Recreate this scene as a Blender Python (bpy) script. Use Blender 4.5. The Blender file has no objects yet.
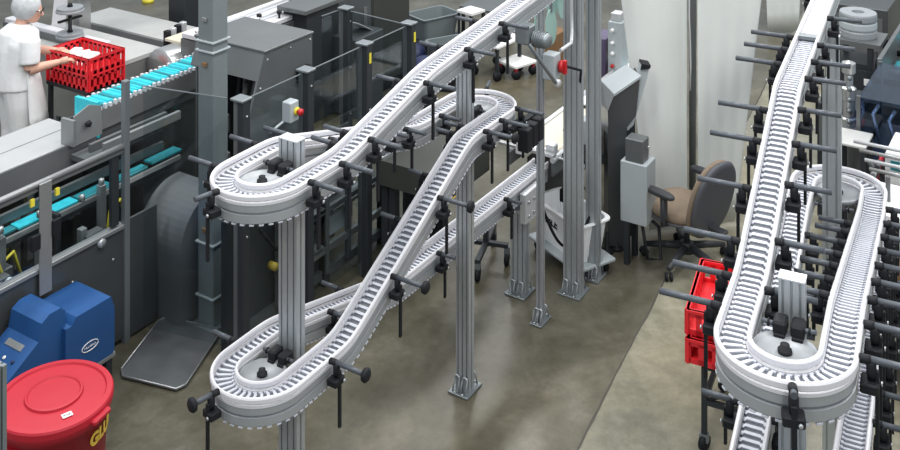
import bpy, math, random
from mathutils import Vector, Matrix
random.seed(7)
SC = bpy.context.scene
COL = SC.collection
PI = math.pi
# ------------------------------------------------------------------ camera
F, HOR, H = 1030.0, -290.0, 4.4          # focal length in px, horizon row, camera height
SA, CA = math.sin(math.radians(32.3)), math.cos(math.radians(32.3))
def c2w(X, Z):                            # metres right / ahead of the camera -> world (u, v)
    return (X * SA + Z * CA, -X * CA + Z * SA)
def G(px, py, h=0.0):                     # where the line of sight meets height h
    Z = (H - h) * F / (py - HOR)
    return c2w((px - 450) / F * Z, Z)
def U(px, v):                             # u at which a line of constant v crosses a column
    t = (px - 450) / F
    return v * (CA + SA * t) / (SA - CA * t)
cd = bpy.data.cameras.new('camera'); cam = bpy.data.objects.new('camera', cd); COL.objects.link(cam)
cam.location = (0, 0, H)
cam.rotation_euler = (PI / 2, 0, math.radians(32.3 - 90) + math.radians(90) - math.radians(90) + math.radians(0))
fw = Vector((CA, SA, 0))
cam.rotation_euler = fw.to_track_quat('-Z', 'Y').to_euler()
cd.sensor_width = 36; cd.lens = 36 * F / 900; cd.shift_y = (HOR - 225) / 900
cd.clip_end = 100; cd.clip_start = .05
SC.camera = cam
# ------------------------------------------------------------------ materials
MATS = {}
def mat(name, col, rough=.5, metal=0., noise=0., nscale=8., bump=0., spec=None, sub=None, coat=0.):
    m = bpy.data.materials.new(name); m.use_nodes = True
    nt = m.node_tree; b = nt.nodes['Principled BSDF']
    b.inputs['Roughness'].default_value = rough; b.inputs['Metallic'].default_value = metal
    b.inputs['Base Color'].default_value = (*col, 1)
    if coat: b.inputs['Coat Weight'].default_value = coat; b.inputs['Coat Roughness'].default_value = .15
    tc = nt.nodes.new('ShaderNodeTexCoord')
    n = nt.nodes.new('ShaderNodeTexNoise'); n.inputs['Scale'].default_value = nscale; n.inputs['Detail'].default_value = 5
    nt.links.new(tc.outputs['Object'], n.inputs['Vector'])
    r = nt.nodes.new('ShaderNodeMix'); r.data_type = 'RGBA'
    k = noise if noise else .06
    r.inputs[6].default_value = (*[c * (1 - k) for c in col], 1)
    r.inputs[7].default_value = (*[min(1, c * (1 + k)) for c in col], 1)
    nt.links.new(n.outputs['Fac'], r.inputs[0]); nt.links.new(r.outputs[2], b.inputs['Base Color'])
    if bump:
        bp = nt.nodes.new('ShaderNodeBump'); bp.inputs['Strength'].default_value = bump; bp.inputs['Distance'].default_value = .01
        nt.links.new(n.outputs['Fac'], bp.inputs['Height']); nt.links.new(bp.outputs['Normal'], b.inputs['Normal'])
    MATS[name] = m
    return m
mat('alu', (.44, .47, .49), .38, .55, .08, 30)
mat('beam', (.33, .35, .37), .45, .3, .08, 20)
mat('alu_dark', (.20, .225, .24), .4, .5)
mat('alu_light', (.62, .64, .66), .35, .4)
mat('white_plastic', (.62, .62, .65), .42)
mat('chain', (.50, .52, .58), .4)
mat('gap', (.12, .13, .15), .6)
mat('black', (.012, .013, .016), .6)
mat('rod', (.085, .095, .11), .4, .2)
mat('disc', (.30, .32, .34), .45, .3, .15, 20)
mat('steel', (.50, .51, .51), .28, .75, .1, 6)
mat('steel_dull', (.27, .28, .285), .42, .5, .12, 5)
mat('dark_panel', (.075, .083, .088), .38, .4, .15, 4)
mat('mid_panel', (.14, .15, .155), .4, .4, .15, 4)
mat('frame_dark', (.035, .04, .045), .4, .2)
mat('column', (.16, .185, .195), .5, 0, .1, 5)
mat('column_band', (.32, .36, .38), .5)
mat('red', (.42, .010, .025), .5, 0, .08, 6)
mat('crate_red', (.75, .02, .03), .4)
mat('blue', (.015, .075, .23), .4, 0, .08, 6)
mat('blue_dark', (.015, .05, .16), .4)
mat('grey_box', (.36, .40, .42), .45)
mat('tote', (.17, .20, .21), .5)
mat('white', (.80, .80, .80), .6)
mat('tub', (.84, .86, .88), .4)
mat('teal', (.03, .50, .60), .4, 0, .35, 14)
mat('teal_dark', (.02, .22, .26), .4, 0, .3, 20)
mat('cream', (.58, .54, .44), .5)
mat('table_top', (.50, .51, .51), .35, .35, .1, 5)
mat('counter', (.42, .43, .42), .5, 0, .15, 5)
mat('yellow', (.70, .60, .05), .5)
mat('gold', (.62, .42, .05), .5)
mat('cloth_white', (.78, .79, .80), .85, 0, .05, 25, .25)
mat('hairnet', (.50, .52, .54), .8, 0, .35, 18, .4)
mat('guard', (.12, .125, .13), .5, 0, .15, 5)
mat('joint', (.06, .055, .045), .8)
for k_ in ('black', 'frame_dark', 'rod'): MATS[k_].node_tree.nodes['Principled BSDF'].inputs['Specular IOR Level'].default_value = .22
mat('skin', (.62, .36, .27), .55)
mat('hair', (.06, .035, .025), .7)
mat('curtain', (.64, .67, .655), .6, 0, .06, 3)
mat('chair_shell', (.075, .08, .095), .6)
mat('tan', (.22, .17, .125), .9, 0, .15, 40, .3)
mat('chair_plastic', (.035, .038, .045), .5)
mat('brown', (.20, .11, .05), .7)
mat('green_plastic', (.30, .46, .42), .35)
mat('navy', (.012, .02, .07), .5)
mat('purple_glass', (.10, .08, .14), .2)
mat('olive', (.035, .038, .033), .7, 0)
mat('red_knob', (.42, .01, .015), .35)
mat('pan', (.20, .21, .22), .3, .6, .4, 5)
def glass(name, tint, gl=.12):
    m = bpy.data.materials.new(name); m.use_nodes = True; nt = m.node_tree; nt.nodes.clear()
    o = nt.nodes.new('ShaderNodeOutputMaterial'); t = nt.nodes.new('ShaderNodeBsdfTransparent'); t.inputs[0].default_value = (*tint, 1)
    g = nt.nodes.new('ShaderNodeBsdfGlossy'); g.inputs['Roughness'].default_value = .03; g.inputs['Color'].default_value = (.8, .85, .9, 1)
    lw = nt.nodes.new('ShaderNodeLayerWeight'); lw.inputs[0].default_value = .5
    f = nt.nodes.new('ShaderNodeMath'); f.operation = 'POWER'; f.inputs[1].default_value = 5; nt.links.new(lw.outputs['Facing'], f.inputs[0])
    n = nt.nodes.new('ShaderNodeTexNoise'); n.inputs['Scale'].default_value = 4
    mm = nt.nodes.new('ShaderNodeMath'); mm.operation = 'MULTIPLY_ADD'; mm.inputs[1].default_value = .05; mm.inputs[2].default_value = 0
    ad = nt.nodes.new('ShaderNodeMath'); ad.operation = 'ADD'
    mx = nt.nodes.new('ShaderNodeMixShader')
    nt.links.new(n.outputs['Fac'], mm.inputs[0]); nt.links.new(mm.outputs[0], ad.inputs[0]); nt.links.new(f.outputs[0], ad.inputs[1])
    nt.links.new(ad.outputs[0], mx.inputs[0]); nt.links.new(t.outputs[0], mx.inputs[1]); nt.links.new(g.outputs[0], mx.inputs[2]); nt.links.new(mx.outputs[0], o.inputs[0])
    MATS[name] = m
glass('glass', (.86, .89, .90)); glass('glass_blue', (.58, .65, .76))
def floor_mat():
    m = bpy.data.materials.new('concrete'); m.use_nodes = True; nt = m.node_tree; b = nt.nodes['Principled BSDF']; L = nt.links.new
    def N(t): return nt.nodes.new(t)
    tc = N('ShaderNodeTexCoord')
    def noise(s, d=6, r=.6):
        n = N('ShaderNodeTexNoise'); n.inputs['Scale'].default_value = s; n.inputs['Detail'].default_value = d; n.inputs['Roughness'].default_value = r
        L(tc.outputs['Object'], n.inputs['Vector']); return n
    def ramp(n, stops):
        r = N('ShaderNodeValToRGB'); L(n.outputs['Fac'], r.inputs[0])
        e = r.color_ramp.elements; e[0].position, e[0].color = stops[0][0], (*stops[0][1], 1); e[1].position, e[1].color = stops[-1][0], (*stops[-1][1], 1)
        for p, c in stops[1:-1]: x = e.new(p); x.color = (*c, 1)
        return r
    # the sealed slab on one side of the joint, the bare older slab on the other
    a = ramp(noise(1.6, 9, .68), [(.3, (.045, .040, .025)), (.45, (.082, .077, .054)), (.55, (.110, .104, .078)), (.72, (.19, .18, .145))])
    c = ramp(noise(2.1, 9, .7), [(.3, (.12, .118, .09)), (.5, (.21, .205, .16)), (.7, (.32, .31, .25))])
    sx = N('ShaderNodeSeparateXYZ'); L(tc.outputs['Object'], sx.inputs[0])
    st = N('ShaderNodeMath'); st.operation = 'LESS_THAN'; st.inputs[1].default_value = 0; L(sx.outputs['Y'], st.inputs[0])
    mx = N('ShaderNodeMix'); mx.data_type = 'RGBA'; L(st.outputs[0], mx.inputs[0]); L(a.outputs[0], mx.inputs[6]); L(c.outputs[0], mx.inputs[7])
    # stains
    s = ramp(noise(14, 8, .7), [(.35, (.78, .76, .72)), (.6, (1, 1, 1))])
    m2 = N('ShaderNodeMix'); m2.data_type = 'RGBA'; m2.blend_type = 'MULTIPLY'; m2.inputs[0].default_value = .8
    L(mx.outputs[2], m2.inputs[6]); L(s.outputs[0], m2.inputs[7])
    s2 = ramp(noise(.55, 3, .5), [(.42, (1, 1, 1)), (.62, (1.0, .93, .80))])
    m3 = N('ShaderNodeMix'); m3.data_type = 'RGBA'; m3.blend_type = 'MULTIPLY'; m3.inputs[0].default_value = .8
    L(m2.outputs[2], m3.inputs[6]); L(s2.outputs[0], m3.inputs[7])
    L(m3.outputs[2], b.inputs['Base Color'])
    rr = N('ShaderNodeMapRange'); rr.inputs[3].default_value = .22; rr.inputs[4].default_value = .42
    L(noise(2.2, 4).outputs['Fac'], rr.inputs[0]); L(rr.outputs[0], b.inputs['Roughness'])
    bp = N('ShaderNodeBump'); bp.inputs['Strength'].default_value = .12; bp.inputs['Distance'].default_value = .01
    L(noise(30, 6).outputs['Fac'], bp.inputs['Height']); L(bp.outputs['Normal'], b.inputs['Normal'])
    MATS['concrete'] = m
floor_mat()
# ------------------------------------------------------------------ mesh builder
class MB:
    def __init__(s): s.v = []; s.f = []; s.m = []; s.sm = []; s.mats = []
    def mi(s, m):
        if m not in s.mats: s.mats.append(m)
        return s.mats.index(m)
    def add(s, vs, fs, m, smooth=False):
        o = len(s.v); s.v += [tuple(v) for v in vs]; i = s.mi(m)
        for f in fs: s.f.append([o + k for k in f]); s.m.append(i); s.sm.append(smooth)
        return s
    def box(s, c, d, m, rz=0, rot=None, bev=0.):
        x, y, z = d[0] / 2, d[1] / 2, d[2] / 2
        R = rot if rot is not None else Matrix.Rotation(rz, 3, 'Z')
        c = Vector(c)
        if bev and min(x, y, z) > bev * 1.01:
            vs = []
            for sx in (-1, 1):
                for sy in (-1, 1):
                    for sz in (-1, 1):
                        vs += [(sx * (x - bev), sy * (y - bev), sz * z), (sx * (x - bev), sy * y, sz * (z - bev)), (sx * x, sy * (y - bev), sz * (z - bev))]
            def I(a, b2, c2, k): return (((a > 0) * 4 + (b2 > 0) * 2 + (c2 > 0)) * 3 + k)
            fs = []
            for k, ax in ((0, 2), (1, 1), (2, 0)):
                for sg in (-1, 1):
                    q = []
                    for a, b2 in ((-1, -1), (1, -1), (1, 1), (-1, 1)):
                        t = [a, b2]; t.insert(ax, sg); q.append(I(*t, k))
                    fs.append(q if (sg > 0) == (ax != 1) else q[::-1])
            for a in (-1, 1):
                for b2 in (-1, 1):
                    fs.append([I(-1, a, b2, 0), I(1, a, b2, 0), I(1, a, b2, 1), I(-1, a, b2, 1)])
                    fs.append([I(a, -1, b2, 0), I(a, 1, b2, 0), I(a, 1, b2, 2), I(a, -1, b2, 2)])
                    fs.append([I(a, b2, -1, 1), I(a, b2, 1, 1), I(a, b2, 1, 2), I(a, b2, -1, 2)])
                    for c2 in (-1, 1): fs.append([I(a, b2, c2, 0), I(a, b2, c2, 1), I(a, b2, c2, 2)])
            return s.add([c + R @ Vector(p) for p in vs], fs, m)
        vs = [c + R @ Vector((a * x, b * y, e * z)) for a in (-1, 1) for b in (-1, 1) for e in (-1, 1)]
        return s.add(vs, [(0, 1, 3, 2), (4, 6, 7, 5), (0, 4, 5, 1), (2, 3, 7, 6), (0, 2, 6, 4), (1, 5, 7, 3)], m)
    def bx(s, x0, x1, y0, y1, z0, z1, m, bev=0.):
        return s.box(((x0 + x1) / 2, (y0 + y1) / 2, (z0 + z1) / 2), (abs(x1 - x0), abs(y1 - y0), abs(z1 - z0)), m, bev=bev)
    def tube(s, pts, r, m, n=10, cap=True):
        pts = [Vector(p) for p in pts]; vs = []; fs = []
        rs = r if isinstance(r, (list, tuple)) else [r] * len(pts)
        a = None
        for i, p in enumerate(pts):
            d = (pts[min(i + 1, len(pts) - 1)] - pts[max(i - 1, 0)]).normalized()
            if a is None: a = d.cross(Vector((0, 0, 1)) if abs(d.z) < .9 else Vector((1, 0, 0))).normalized()
            a = (a - d * a.dot(d)).normalized(); b = d.cross(a)
            vs += [p + (a * math.cos(2 * PI * k / n) + b * math.sin(2 * PI * k / n)) * rs[i] for k in range(n)]
        for i in range(len(pts) - 1):
            for k in range(n): fs.append((i * n + k, i * n + (k + 1) % n, (i + 1) * n + (k + 1) % n, (i + 1) * n + k))
        s.add(vs, fs, m, True)
        if cap:
            o = len(s.v) - len(vs)
            s.f.append([o + k for k in range(n)][::-1]); s.m.append(s.mi(m)); s.sm.append(False)
            s.f.append([o + (len(pts) - 1) * n + k for k in range(n)]); s.m.append(s.mi(m)); s.sm.append(False)
        return s
    def lathe(s, prof, c, m, n=32, smooth=True, axis=None, sy=1.):
        R = axis.to_track_quat('Z', 'Y').to_matrix() if axis is not None else Matrix.Identity(3)
        c = Vector(c); vs = []; fs = []
        for r, z in prof: vs += [c + R @ Vector((r * math.cos(2 * PI * k / n), sy * r * math.sin(2 * PI * k / n), z)) for k in range(n)]
        for i in range(len(prof) - 1):
            for k in range(n): fs.append((i * n + k, i * n + (k + 1) % n, (i + 1) * n + (k + 1) % n, (i + 1) * n + k))
        s.add(vs, fs, m, smooth); o = len(s.v) - len(vs)
        for i, rev in ((0, True), (len(prof) - 1, False)):
            if prof[i][0] > 1e-4:
                q = [o + i * n + k for k in range(n)]; s.f.append(q[::-1] if rev else q); s.m.append(s.mi(m)); s.sm.append(False)
        return s
    def prism(s, poly, w0, w1, m, fr=None):
        """poly in a plane, pushed from w0 to w1; fr maps (a, b, w) -> xyz"""
        fr = fr or (lambda a, b, w: (a, b, w)); n = len(poly)
        vs = [fr(a, b, w0) for a, b in poly] + [fr(a, b, w1) for a, b in poly]
        return s.add(vs, [list(range(n))[::-1], [n + k for k in range(n)]] + [(k, (k + 1) % n, n + (k + 1) % n, n + k) for k in range(n)], m)
    def sweep(s, fr, sec, m, closed=True, smooth=False):
        n = len(sec); vs = []; fs = []
        for P, T, O, Up in fr: vs += [P + O * a + Up * b for a, b in sec]
        for i in range(len(fr) - 1):
            for k in range(n): fs.append((i * n + k, i * n + (k + 1) % n, (i + 1) * n + (k + 1) % n, (i + 1) * n + k))
        fs.append(list(range(n))[::-1]); fs.append([(len(fr) - 1) * n + k for k in range(n)])
        return s.add(vs, fs, m, smooth)
    def build(s, name, parent=None, loc=None, **props):
        me = bpy.data.meshes.new(name); me.from_pydata(s.v, [], s.f)
        for m in s.mats: me.materials.append(MATS[m])
        me.polygons.foreach_set('material_index', s.m); me.polygons.foreach_set('use_smooth', s.sm); me.update()
        import bmesh
        b = bmesh.new(); b.from_mesh(me); bmesh.ops.recalc_face_normals(b, faces=b.faces); b.to_mesh(me); b.free()
        o = bpy.data.objects.new(name, me); COL.objects.link(o)
        if parent: o.parent = parent
        if loc: o.location = loc
        for k, v in props.items(): o[k] = v
        return o
def thing(name, label, cat, loc=(0, 0, 0), rz=0, group=None):
    o = bpy.data.objects.new(name, None); COL.objects.link(o); o.empty_display_size = .1
    o.location = loc if len(loc) == 3 else (*loc, 0); o.rotation_euler = (0, 0, rz)
    o['label'] = label; o['category'] = cat
    if group: o['group'] = group
    return o
def tag(o, label, cat, group=None):
    o['label'] = label; o['category'] = cat
    if group: o['group'] = group
    return o
# ------------------------------------------------------------------ floor
jd = math.radians(32.3 - 26.3)                       # the joint runs a little off the machines
jx, jy = G(628, 352)
fb = MB(); fb.add([(-14, -16, 0), (22, -16, 0), (22, 16, 0), (-14, 16, 0)], [(0, 1, 2, 3)], 'concrete')
fl = fb.build('floor', kind='structure'); fl.location = (jx, jy, 0); fl.rotation_euler = (0, 0, jd)
jb = MB(); r = random.Random(3)
pts = [(-4 + .12 * i, .004 * r.uniform(-1, 1)) for i in range(90)]
jb.add([(x, y + .008 + .003 * math.sin(x * 31), .0015) for x, y in pts] + [(x, y - .006 - .003 * math.sin(x * 47), .0015) for x, y in pts], [(i, i + 1, 91 + i, 90 + i) for i in range(89)], 'joint')
jo = jb.build('trim_1', kind='structure'); jo.location = (jx, jy, 0); jo.rotation_euler = (0, 0, jd)
# ------------------------------------------------------------------ support posts
def slot_profile(w, d, nw, nd, sl=.010, dp=.010):
    """outline of an aluminium extrusion with T-slots, w along x, d along y"""
    P = []
    def side(p0, p1, nrm, n):
        L = math.hypot(p1[0] - p0[0], p1[1] - p0[1]); dx, dy = (p1[0] - p0[0]) / L, (p1[1] - p0[1]) / L
        P.append(p0)
        for i in range(n):
            c = L * (i + .5) / n
            for t, q in ((c - sl / 2, 0), (c - sl / 2, dp), (c + sl / 2, dp), (c + sl / 2, 0)):
                P.append((p0[0] + dx * t - nrm[0] * q, p0[1] + dy * t - nrm[1] * q))
    x, y = w / 2, d / 2
    side((-x, -y), (x, -y), (0, -1), nw); side((x, -y), (x, y), (1, 0), nd)
    side((x, y), (-x, y), (0, 1), nw); side((-x, y), (-x, -y), (-1, 0), nd)
    return P
def post(loc, wu, wv, h, label, rz=0, foot=True, nu=1, nv=2, cap='alu_light', m='alu'):
    t = thing('support_post', label, 'post', (*loc, 0), rz, 'aluminium conveyor support posts')
    b = MB(); b.prism(slot_profile(wu, wv, nu, nv), .012, h, m); b.build('extrusion', t)
    MB().bx(-wu / 2 - .002, wu / 2 + .002, -wv / 2 - .002, wv / 2 + .002, h, h + .006, cap).build('end_cap', t)
    if foot:
        MB().bx(-wu / 2 - .06, wu / 2 + .06, -wv / 2 - .025, wv / 2 + .025, 0, .014, 'alu_dark', .003).build('base_plate', t)
        for sg in (-1, 1):
            a = MB(); x0 = sg * (wu / 2 + .002)
            for y in (-wv / 3.4, wv / 3.4):
                a.tube([(x0 + sg * .040, y - .018, .014), (x0 + sg * .024, y - .018, .07)] + [(x0 + sg * .014, y - .018 * math.cos(k * PI / 6), .085 + .022 * math.sin(k * PI / 6)) for k in range(7)] + [(x0 + sg * .024, y + .018, .07), (x0 + sg * .040, y + .018, .014)], .006, 'alu', 6)
                a.box((x0 + sg * .004, y, .055), (.006, .034, .085), 'alu')
                a.lathe([(.009, 0), (.009, .008), (.0001, .008)], (x0 + sg * .048, y, .014), 'steel', 8)
            a.build('angle_bracket', t)
    return t
R = .183; D1 = .235
LU, LV = 3.79, 3.49
p1u = LU + .22
post((p1u, LV), .065, .12, 2.215, 'front aluminium support post rising through both stacked conveyor turns at left', nv=3)
P2 = G(465, 389)
post(P2, .065, .098, 2.17, 'tall aluminium post with bolted foot in the middle of the floor', nv=3)
PB = G(520, 292)
post((PB[0], PB[1]), .07, .12, .76, 'short wide aluminium post under the end of the low conveyor', nv=3)
PT = G(540.5, 321)
post(PT, .045, .045, 2.45, 'thin aluminium post carrying the grey switch box', nv=1)
PG = c2w((573.5 - 450) / F * 7.79, 7.79)
post(PG, .075, .135, 4.0, 'front one of the two tall aluminium posts beside white tub', nv=3)
PH = c2w((593.5 - 450) / F * 8.0, 8.0)
post(PH, .06, .105, 4.0, 'rear one of the two tall aluminium posts beside white tub', nv=2)
# ------------------------------------------------------------------ conveyors
def lane(s0, s1, t, keys, step=.02):
    n = max(2, int(abs(s1 - s0) / step)); out = []
    ks = sorted(keys)
    for i in range(n):
        s = s0 + (s1 - s0) * i / n; z = ks[0][1]
        if s >= ks[-1][0]: z = ks[-1][1]
        else:
            for (a, za), (b, zb) in zip(ks, ks[1:]):
                if a <= s <= b: z = za + (zb - za) * (s - a) / (b - a); break
        out.append(Vector((s, t, z)))
    return out
def arc(c, z, a0, a1, n=36):
    return [Vector((c + R * math.cos(a0 + (a1 - a0) * i / n), R * math.sin(a0 + (a1 - a0) * i / n), z)) for i in range(n)]
def frames(pts):
    for _ in range(14):
        zs = [p.z for p in pts]
        for i in range(1, len(pts) - 1): pts[i].z = (zs[i - 1] + zs[i] * 2 + zs[i + 1]) / 4
    fr = []
    for i, p in enumerate(pts):
        T = (pts[min(i + 1, len(pts) - 1)] - pts[max(i - 1, 0)]).normalized()
        O = Vector((0, 0, 1)).cross(T).normalized(); fr.append((p, T, O, T.cross(O)))
    return fr
def resample(fr, pitch):
    out = []; acc = 0
    for i in range(len(fr) - 1):
        a, b = fr[i][0], fr[i + 1][0]; L = (b - a).length
        while acc < L:
            k = acc / L; out.append(tuple(fr[i][j].lerp(fr[i + 1][j], k) for j in range(4))); acc += pitch
        acc -= L
    return out
def conveyor(t, pts, cover=None):
    fr = frames(pts)
    hw = .060
    sec = [(hw, 0), (hw, -.032), (hw - .010, -.035), (hw - .010, -.043), (hw, -.046), (hw, -.084), (hw - .008, -.088)]
    sec = sec + [(-a, b) for a, b in sec[::-1]]
    sec = [(a, b - .010) for a, b in sec]
    b = MB(); b.sweep(fr, sec, 'beam'); b.build('conveyor_beam', t)
    w = MB(); w.sweep(fr, [(-.048, -.0095), (-.048, -.0065), (.048, -.0065), (.048, -.0095)], 'gap')
    w.build('slide_track', t)
    c = MB()
    for P, T, O, Up in resample(fr, .0345):
        o = P - Up * .006; q = []
        outl = [(-.046, -.008), (-.036, -.008), (-.033, -.013), (.033, -.013), (.036, -.008), (.046, -.008), (.046, .010), (.038, .010), (.034, .001), (-.034, .001), (-.038, .010), (-.046, .010)]
        q = [o + O * a + T * bb for a, bb in outl] + [o + O * a + T * bb + Up * .007 for a, bb in outl]; n = len(outl)
        c.add(q, [[n + k for k in range(n)]] + [(k, (k + 1) % n, n + (k + 1) % n, n + k) for k in range(n)], 'chain')
    c.build('slat_chain', t); c = MB()
    for P, T, O, Up in resample(fr, .0345):
        o2 = P - Up * .1045
        q = [o2 + O * a + T * bb + Up * z for z in (0, .006) for a, bb in ((-.062, -.011), (.062, -.011), (.062, .011), (-.062, .011))]
        c.add(q, [(0, 3, 2, 1), (4, 5, 6, 7), (0, 1, 5, 4), (1, 2, 6, 5), (2, 3, 7, 6), (3, 0, 4, 7)], 'chain')
    c.build('return_chain', t)
    for sg in (-1, 1):
        g = MB(); x0, x1 = .050, .068
        s2 = [(x0 + .003, .012), (x0, .016), (x0, .034), (x0 + .005, .041), (x1 - .005, .041), (x1, .034), (x1, .016), (x1 - .003, .012)]
        g.sweep(fr, [(sg * a, z) for a, z in s2], 'white_plastic', smooth=False)
        g.sweep(fr, [(sg * a, z) for a, z in ((.0485, -.009), (.0485, .003), (.062, .003), (.062, -.009))], 'white_plastic')
        g.build('guide_rail', t)
    return fr
def clampset(t, P, o, drop=.24, rod=.17, knob=False, z=None, side_off=.062):
    """one guide bracket: block on the beam, hanging bar, cross clamp and the rod that holds the rail"""
    P = Vector(P); o = Vector(o); o.z = 0; o.normalize(); a = Vector((-o.y, o.x, 0)); up = Vector((0, 0, 1))
    M = Matrix((a, o, up)).transposed()
    def at(x, y, zz): return P + a * x + o * y + up * zz
    b = MB()
    b.box(at(0, side_off + .040, -.055), (.075, .062, .038), 'black', rot=M, bev=.006)
    b.box(at(.0, side_off + .064, -.055 - drop / 2 + .035), (.019, .013, drop + .04), 'black', rot=M, bev=.002)
    b.lathe([(.014, -.035), (.018, -.012), (.018, .02), (.012, .03)], at(0, side_off + .045, .0), 'black', 10)
    b.lathe([(.008, 0), (.008, .006), (.001, .006)], at(.02, side_off + .0755, -.055), 'alu', 8, axis=o)
    ob = b.build('guide_bracket', t)
    r = MB()
    r.tube([at(0, .068, .030), at(0, .105, .032)], .016, 'black', 10)
    r.tube([at(0, .100, .034), at(0, .105 + rod, .034)], .0125, 'rod', 10)
    r.build('guide_rod', ob)
    if knob:
        MB().lathe([(.012, 0), (.032, .004), (.034, .018), (.026, .026), (.001, .028)], at(0, .105 + rod, .034), 'black', 16, axis=o).build('clamp_knob', ob)
    return ob
def near(fr, s, t, z=None):
    return min((f[0] for f in fr), key=lambda p: (p.x - s) ** 2 + (p.y - t) ** 2 + (0 if z is None else (p.z - z) ** 2))
def wheel(t, c, z, pd, name='wheel'):
    """idler wheel of a 180 degree turn, tied to the post by two clamps"""
    w = MB(); w.lathe([(.001, -.02), (.122, -.02), (.122, .0), (.112, .003), (.108, -.008), (.001, -.008)], (c, 0, z), 'disc', 40)
    wo = w.build('turn_wheel', t)
    MB().lathe([(.026, -.008), (.026, .004), (.017, .006), (.017, .022), (.001, .024)], (c, 0, z), 'black', 12).build('hub_bolt', wo)
    k = MB(); d = 1 if pd > 0 else -1
    for y in (-.032, .032):
        k.box((c + pd - d * .085, y, z + .02), (.075, .050, .050), 'black', bev=.008)
        k.box((c + pd - d * .115, y, z - .02), (.03, .040, .05), 'black', bev=.004)
    for y in (-1, 1):
        k.tube([(c + pd - d * .10, y * .04, z + .025), (c + pd - d * .10, y * .098, z + .028)], .009, 'rod', 8)
        k.lathe([(.014, 0), (.016, .006), (.001, .010)], (c + pd - d * .10, y * .07, z + .026), 'black', 8, axis=Vector((0, y, 0)))
    k.build('wheel_clamp', t)
# ---- left conveyor
s3 = 5.88 - LU
h1, h3, h2 = 2.085, 1.755, 1.135
CL = thing('slat_chain_conveyor', 'long white slat chain conveyor looping back over itself three times at left and centre', 'conveyor', (LU, LV, 0))
pts = lane(7.7 - LU, 0, -R, [(0, h1), (.40, h1), (4.97 - LU, 2.29), (6.13 - LU, 2.42), (4, 2.60)])
pts += arc(0, h1, -PI / 2, -PI * 1.5)
pts += lane(0, s3, R, [(0, h1), (.34, h1), (1.58, h3), (3, h3)])
pts += arc(s3, h3, PI / 2, -PI / 2)
pts += lane(s3, 0, -R, [(0, h2), (.40, h2), (1.60, h3), (3, h3)])
pts += arc(0, h2, -PI / 2, -PI * 1.5)
pts += lane(0, 7.15 - LU, R, [(0, h2), (.30, h2), (1.35, .885), (3.4, .87)])
frL = conveyor(CL, pts)
wheel(CL, 0, h1, .22); wheel(CL, 0, h2, .22); wheel(CL, s3, h3, -(s3 - (P2[0] - LU)))
OV = Vector((0, 1, 0))
def put(px, t, z, sg, **k):
    s = U(px, LV + t + sg * .07) - LU
    p = near(frL, s, t, z); clampset(CL, p, OV * sg, **k)
for px, z in ((309, 2.1), (340, 2.15), (366, 2.2), (424, 2.3), (466, 2.35), (500, 2.4)): put(px, -R, z, -1)
for px, z in ((334, 2.15), (346, 2.18), (400, 2.28), (442, 2.33), (478, 2.37)): put(px, -R, z, 1, drop=.12, rod=.13)
for px, z in ((214, 2.1), (257, 2.1), (292, 2.1)): put(px, R, z, 1, drop=.12, rod=.16)
for px, z in ((330, 2.0), (388, 1.9), (405, 1.85), (440, 1.8)): put(px, R, z, -1, drop=.16, rod=.12)
for px, z in ((392, 1.85), (430, 1.8)): put(px, R, z, 1, drop=.12, rod=.12)
for px, z, kn in ((330, h2, True), (391, 1.35, True), (437, 1.6, True), (485, h3, True), (500, h3, False), (517, h3, False)): put(px, -R, z, -1, knob=kn)
for px, z in ((403, 1.4), (430, 1.55), (456, 1.7), (463, h3)): put(px, -R, z, 1, drop=.12, rod=.10)
for px, z in ((236, h2), (345, 1.05), (410, .9), (470, .88)): put(px, R, z, 1, drop=.10, rod=.12)
for px, z in ((330, 1.05), (437, .9), (504, .88)): put(px, R, z, -1, drop=.2, rod=.10)
for z, ang, kn in ((h1, 168, False), (h2, 168, True), ):
    a = math.radians(ang); o = Vector((math.cos(a), math.sin(a), 0)); clampset(CL, o * R + Vector((0, 0, z)), o, rod=.09, knob=kn)
a = math.radians(20); o = Vector((math.cos(a), math.sin(a), 0)); clampset(CL, Vector((s3, 0, h3)) + o * R, o, rod=.12)
# drive motor under the upper lane, its leads and the end frame of the low lane
dm = MB(); mu, mv = U(512, LV - R) - LU, -R - .10
dm.box((mu, mv, 2.27), (.12, .10, .12), 'alu_dark', bev=.012)
dm.lathe([(.040, 0), (.050, .01), (.050, .10), (.040, .12), (.001, .12)], (mu + .02, mv - .05, 2.24), 'alu_dark', 20, axis=Vector((0, -1, 0)))
for k in range(6): dm.lathe([(.055, 0), (.055, .006)], (mu + .02, mv - .06 - .015 * k, 2.24), 'alu_dark', 20, axis=Vector((0, -1, 0)))
dm.build('drive_motor', CL)
ef = MB(); eu = U(520, LV + .175) - LU
ef.bx(eu - .13, eu + .13, R - .125, R - .075, .64, .86, 'alu_light', .004)
ef.bx(eu - .12, eu + .12, R - .08, R + .10, .70, .725, 'alu')
for x in (-.08, 0, .08):
    for z in (.69, .79): ef.lathe([(.012, 0), (.012, .010), (.001, .012)], (eu + x, R - .125, z), 'steel', 8, axis=Vector((0, -1, 0)))
ef.build('mounting_plate', CL)
pt = MB()
for i, (x, y, z) in enumerate(((2.14, -.36, 1.62), (2.24, -.35, 1.62), (2.34, -.34, 1.62))): pt.bx(x - .035, x + .035, y, y + .08, z - .09, z + .06, 'black', .006)
pt.bx(2.05, 2.40, -.28, -.235, 1.66, 1.69, 'black')
pt.build('sensor_housing', CL)
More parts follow.
